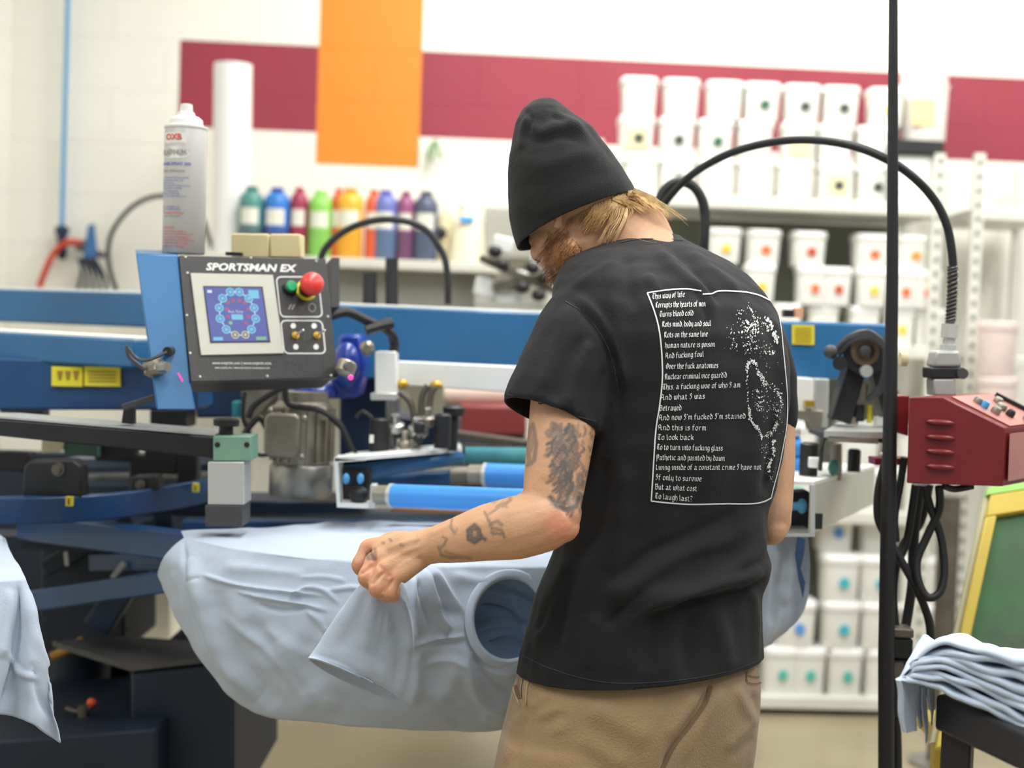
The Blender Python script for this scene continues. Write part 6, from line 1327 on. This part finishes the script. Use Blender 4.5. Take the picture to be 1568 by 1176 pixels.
fl = [([(310, 880), (360, 895), (430, 905), (500, 912)], 3.0, .008), ([(360, 905), (420, 918), (470, 926), (505, 935)], 3, .008), ([(395, 925), (430, 935), (470, 930)], 3.5, -.006), ([(440, 915), (470, 900), (500, 905), (520, 925)], 3, .008), ([(470, 935), (490, 950), (500, 970)], 4, .006), ([(500, 905), (540, 900), (560, 905)], 3, .006), ([(330, 940), (400, 990), (450, 1050), (480, 1090)], 8, .005), ([(650, 1020), (690, 1010), (715, 1020)], 6, .005), ([(340, 870), (400, 872), (470, 880)], 8, .004), ([(455, 885), (500, 884), (530, 890)], 3, .004), ([(400, 960), (440, 985), (480, 1010)], 10, .004),
      ([(282, 826), (284, 880), (296, 940), (322, 1000)], 4, -.006), ([(292, 850), (300, 900), (318, 960), (350, 1020), (400, 1070)], 12, .012), ([(330, 900), (345, 960), (380, 1030), (430, 1080)], 14, -.008), ([(262, 870), (268, 920), (300, 990)], 5, .003), ([(280, 892), (310, 885)], 3, -.003),
      ([(420, 980), (460, 1040), (520, 1090)], 18, .007), ([(380, 940), (420, 1010), (470, 1080)], 14, -.005), ([(500, 950), (470, 1000), (480, 1060)], 18, -.006),
      ([(632, 880), (634, 930), (640, 975)], 6, .012), ([(645, 872), (665, 920), (690, 968)], 5, .012), ([(640, 885), (652, 930), (665, 970)], 5, -.008), ([(655, 868), (690, 910), (718, 950)], 6, .008), ([(660, 880), (680, 915), (700, 960)], 5, -.007), ([(636, 988), (660, 980), (690, 976), (722, 973)], 3.2, .006), ([(636, 995), (660, 988), (720, 982)], 3, -.003),
      ([(640, 1000), (640, 1040), (630, 1080)], 10, .008), ([(650, 1000), (670, 1040), (700, 1090)], 18, -.006), ([(715, 985), (720, 1030), (735, 1070), (760, 1085), (790, 1075)], 10, .010), ([(725, 1000), (750, 1040), (790, 1060)], 9, -.008), ([(725, 1015), (755, 1030), (790, 1035)], 4, .004), ([(700, 1000), (690, 1050), (670, 1080)], 14, .005), ([(690, 880), (740, 890), (770, 876)], 8, .005), ([(660, 930), (690, 940), (712, 940)], 8, -.004), ([(735, 1095), (760, 1100), (790, 1090)], 8, .006), ([(560, 1080), (640, 1095), (700, 1110)], 10, .004)]
mb = grid_mesh(sh_fn, 260, 150, inhole)
settle(mb, 'shirt_body', 'shirt_blue', t1, fl, .0022)
# ribbed collar band around the opening
bv1 = None
def collar_pt(a, k_):                 # k_ 0 inner .. 1 outer
    t = .10; X = (52+15.5*k_)*math.cos(a); Yy = (61+16*k_)*math.sin(a); x = cen[0]+X*math.cos(t)-Yy*math.sin(t); y = cen[1]+X*math.sin(t)+Yy*math.cos(t); return x, y
def shdepth(x, y):
    u = (x-260)/690; 
    t = min(1, max(0, (y-868)/240)); return PZ(x, 868, TZ).y-.035*math.sin(min(1, t*1.35)*PI*.5)+.11*t**3
b = MB(); n = 72; rows = 6; vs = []
for i in range(n):
    a = 2*PI*i/n
    for j in range(rows):
        k_ = j/(rows-1); x, y = collar_pt(a, k_); Y = shdepth(x, max(870, y))-.006-.0015*math.sin(PI*k_)+(.010 if j == 0 else 0); vs.append(P(x, y, Y))
b.add(vs, [(i*rows+j, i*rows+j+1, ((i+1) % n)*rows+j+1, ((i+1) % n)*rows+j) for i in range(n) for j in range(rows-1)])
m = cloth('collar_rib', (188, 203, 222)); settle(b, 'ribbed_collar', 'collar_rib', t1, solid=.003)
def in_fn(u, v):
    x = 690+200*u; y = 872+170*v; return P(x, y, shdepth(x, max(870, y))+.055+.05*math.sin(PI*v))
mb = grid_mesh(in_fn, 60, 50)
settle(mb, 'inner_back', 'shirt_blue_shaded', t1, [([(722, 962), (760, 950), (812, 958)], 4, .012), ([(735, 900), (780, 905), (830, 930)], 4, .012), ([(740, 985), (780, 975), (810, 992)], 5, -.010), ([(730, 925), (770, 930), (800, 948)], 4, -.012), ([(760, 890), (790, 930), (800, 980)], 5, .008)], .004)
# sleeve held up by the hand
srings = [((566, 884), (618, 892), 2.165, .014), ((545, 902), (626, 912), 2.16, .020), ((524, 930), (631, 944), 2.165, .028), ((504, 958), (634, 982), 2.175, .034), ((487, 984), (630, 1022), 2.185, .040), ((476, 1001), (620, 1056), 2.19, .044), ((471, 1008), (611, 1072), 2.19, .044)]
b = MB(); n = 48; rr = []
for t in np.linspace(0, 1, 40):
    l = interp([s_[0] for s_ in srings], t); r = interp([s_[1] for s_ in srings], t); Y = float(interp([(s_[2],) for s_ in srings], t)[0]); th = float(interp([(s_[3],) for s_ in srings], t)[0])
    a = P(l[0], l[1], Y); c = P(r[0], r[1], Y+.02); ce = (a+c)/2; e = (c-a)/2
    rr.append([ce+e*(math.copysign(abs(math.cos(2*PI*j/n))**.8, math.cos(2*PI*j/n)))+V((0, -1, .1+.42*max(0, t-.75)*4))*th*math.sin(2*PI*j/n) for j in range(n)])
b.loft(rr, cap=False)
settle(b, 'sleeve', 'shirt_blue', t1, [([(592, 905), (602, 950), (612, 1000), (608, 1060)], 6, -.010), ([(575, 900), (570, 950), (560, 1000), (565, 1040)], 14, .008), ([(560, 905), (545, 950), (520, 1000)], 10, -.004), ([(612, 910), (622, 950), (626, 1000)], 5, .008), ([(600, 900), (596, 950), (585, 1010), (590, 1050)], 6, .006), ([(550, 1000), (580, 990), (605, 960)], 6, -.003), ([(478, 1000), (530, 1018), (565, 1040), (606, 1062)], 2, -.0016), ([(582, 905), (585, 960), (576, 1020)], 5, -.006)], .001, .0025, 2, False)
# platen under the shirt
plt = thing('platen', 'flat press platen hidden under the middle blue t-shirt', 'platen', V((-.2, 2.55, TZ-.04)))
q = [PZ(285, 822, TZ), PZ(535, 858, TZ), PZ(890, 866, TZ), PZ(900, 815, TZ), PZ(600, 800, TZ)]
b = MB(); ctr = sum(q, V((0, 0, 0)))/5; q = [ctr+(p-ctr)*.95-V((0, 0, .006)) for p in q]; b.prism(q, (0, 0, -.02)); b.build('board', 'alu', plt)
b = MB(); a = V((ctr.x-.1, ctr.y+.1, TZ-.045)); b.beam(a, P(150, 860, 3.2), .05, .035); b.build('support_arm', 'blue_paint_dark', plt)
# ---- shirt at the left frame edge ----
t2 = thing('t_shirt', 'light blue t-shirt on a platen cut off by the left frame edge', 't-shirt', V((P(0, 1000, 2.2).x, 2.2, P(40, 1136, 2.2).z)))
n2 = [(-260, 905), (-160, 900), (-80, 893), (-20, 890), (20, 888), (39, 886)]
k2 = [(-260, 815), (-160, 812), (-80, 810), (-20, 812), (2, 820), (6, 826)]
b2 = [(-260, 1140), (-160, 1130), (-80, 1125), (-15, 1095), (42, 1105), (90, 1138)]
def s2_fn(u, v):
    nE = interp(n2, u); bE = interp(b2, u); kE = interp(k2, u); pn = PZ(nE[0], nE[1], TZ-.01)
    if v < .25: t = v/.25; return PZ(kE[0], kE[1], TZ-.01).lerp(pn, t)
    t = (v-.25)/.75; x = nE[0]+(bE[0]-nE[0])*t+7*math.sin(PI*t)*u*u; y = nE[1]+(bE[1]-nE[1])*t; wv = .018*math.sin(u*26+t*2)*t*(u > .3)
    return P(x, y, pn.y-.02*math.sin(PI*t*.6)+wv)
settle(grid_mesh(s2_fn, 90, 80), 'shirt_body', 'shirt_blue', t2, [([(30, 895), (26, 960), (18, 1030), (5, 1090)], 5, -.014), ([(42, 900), (52, 970), (75, 1040), (90, 1110)], 6, .008), ([(10, 1000), (35, 1030), (60, 1040)], 4, .006), ([(15, 900), (8, 960), (0, 1010)], 8, .008), ([(48, 1010), (60, 1060), (80, 1100)], 6, -.006), ([(60, 1000), (75, 1045), (88, 1080)], 3, -.003)], .002)
p2_ = thing('platen', 'flat press platen under the blue t-shirt at the left frame edge', 'platen', V((-1.2, 2.5, TZ-.05)))
b = MB(); q = [PZ(-260, 876, TZ), PZ(-10, 868, TZ), PZ(-20, 832, TZ), PZ(-260, 826, TZ)]; b.prism([p-V((0, 0, .018)) for p in q], (0, 0, -.02)); b.build('board', 'alu', p2_)
b = MB(); b.beam(P(-120, 868, 2.6), P(-60, 800, 3.2), .05, .03); b.build('support_arm', 'blue_paint_dark', p2_)
# ---- shirt behind the man, right ----
t3 = thing('t_shirt', 'light blue t-shirt hanging behind the man\'s right elbow', 't-shirt', V((P(1190, 985, 2.65).x, 2.65, P(1190, 985, 2.65).z)))
l3 = [(1120, 815), (1110, 880), (1105, 940), (1110, 1000), (1120, 1012)]; r3 = [(1236, 815), (1240, 870), (1236, 920), (1218, 955), (1180, 985)]
def s3_fn(u, v):
    a = interp(l3, v); c = interp(r3, v); x = a[0]+(c[0]-a[0])*u; y = a[1]+(c[1]-a[1])*u; return P(x, y, 2.62+.02*math.sin(u*9)+.06*u*u)
settle(grid_mesh(s3_fn, 60, 60), 'shirt_body', 'shirt_blue', t3, [([(1200, 820), (1205, 880), (1200, 930)], 6, .008), ([(1180, 850), (1186, 900), (1180, 960)], 8, -.006)], .003)
b = MB(); b.prism([P(1222, 822, 2.6), P(1233, 826, 2.6), P(1231, 850, 2.6), P(1226, 870, 2.6), P(1233, 892, 2.6), P(1230, 915, 2.6), P(1223, 885, 2.6), P(1218, 850, 2.6)], (0, .006, 0)); b.build('blue_collar_fold', mat('fold_navy', (44, 74, 112), .8), t3)
b = MB(); b.prism([P(1100, 812, 2.64), P(1240, 812, 2.64), P(1240, 820, 2.64), P(1100, 820, 2.64)], (0, .3, 0)); tag(b.build('platen', 'alu'), 'platen edge holding the shirt behind the man\'s right elbow', 'platen')
# ---- folded shirts on the cart ----
Hk = 8
nearB = [(1372, 1046), (1392, 1040), (1432, 1052), (1480, 1078), (1530, 1102), (1580, 1126), (1680, 1170)]
nearT = [(1398, 1014), (1420, 996), (1455, 984), (1500, 988), (1545, 997), (1590, 1006), (1690, 1030)]
labs = ['lowest folded light blue shirt resting on the black cart', 'second folded shirt up from the black cart', 'third folded shirt up from the black cart', 'fourth folded shirt up in the cart stack', 'fifth folded shirt up in the cart stack', 'sixth folded shirt up in the cart stack', 'folded shirt just under the topmost one on the cart', 'topmost folded light blue shirt on the black cart']
for kx in range(Hk):
    f0 = kx/Hk; f1 = (kx+1)/Hk; rr = []; m_ = 44; wob = random.Random(kx)
    ph_ = wob.uniform(0, 6); of = wob.uniform(-4, 4)
    for t in np.linspace(0, 1, m_):
        lo = interp(nearB, t)*(1-f0)+interp(nearT, t)*f0; hi = interp(nearB, t)*(1-f1)+interp(nearT, t)*f1
        lo = lo+np.array([of*(1-t), 3.2*math.sin(t*9+ph_)+1.5*math.sin(t*23+ph_*2)]); hi = hi+np.array([of*(1-t), 3.2*math.sin(t*9+ph_)+1.5*math.sin(t*23+ph_*2)+2.5])
        a = P(lo[0], lo[1], 1.93-.16*t+.003*math.sin(t*14+ph_)); c = P(hi[0], hi[1], 1.935-.16*t+.003*math.sin(t*14+ph_)); h = (c-a).length
        bk = V((.12, .30, -.062*f1)); mid = (a+c)/2; ring = []
        upv = V((0, 0, 1)) if t > .1 else (c-a).normalized()
        for j in range(9):
            an = -PI/2-PI*j/8; ring.append(mid+upv*(h/2)*math.sin(an+PI)*1.0*-1 if False else mid-upv*(h/2)*math.cos(PI*j/8)-V((.2, 1, 0)).normalized()*min(h*.8, .012)*math.sin(PI*j/8))
        for s_ in (.25, .5, .75, 1.0): ring.append(mid+bk*s_+upv*(h/2)+V((0, 0, .012*math.sin(s_*3+t*5+kx))))
        for s_ in (1.0, .75, .5, .25): ring.append(mid+bk*s_-upv*(h/2)+V((0, 0, .012*math.sin(s_*3+t*5+kx-1))))
        rr.append(ring)
    b = MB(); b.loft(rr)
    cA_ = np.array([tuple(p) for p in b.v]); nz_ = lownoise(cA_, 55, .0022, kx+20)+lownoise(cA_, 130, .0008, kx+40)
    b.v = [V((p.x, p.y+float(z_), p.z+float(z_)*.5)) for p, z_ in zip(b.v, nz_)]
    o = b.build('folded_shirt', 'shirt_blue'); tag(o, labs[kx], 'shirt', 'folded shirts on the cart')
# hanging ends at the left of the stack
for i, (x0_, x1_, y0_, y1_, Y, lab) in enumerate(((1371, 1400, 1040, 1118, 1.925, 'front folded shirt end hanging over the cart\'s left edge'), (1398, 1412, 1046, 1112, 1.945, 'narrow folded shirt end behind the front hanging one'), (1408, 1420, 1050, 1134, 1.95, 'longest shirt end hanging beside the cart leg'), (1418, 1430, 1052, 1108, 1.96, 'short curled shirt end touching the cart\'s corner'))):
    b = MB(); rr = []
    for t in np.linspace(0, 1, 16):
        xa_ = x0_+8*t+1.5*math.sin(t*7+i); xb_ = x1_+6*t*(i == 0)+1.5*math.sin(t*5+i*2); y = y0_+(y1_-y0_)*t
        a = P(xa_, y, Y); c = P(xb_, y-3*(1-t), Y+.012); ce = (a+c)/2; e = (c-a)/2
        rr.append([ce+e*math.cos(2*PI*j/20)+V((.3, 1, 0))*.012*math.sin(2*PI*j/20)*(1+.3*math.cos(6*PI*j/20)) for j in range(20)])
    b.loft(rr); tag(b.build('folded_shirt', 'shirt_blue'), lab, 'shirt', 'shirt ends hanging off the cart')
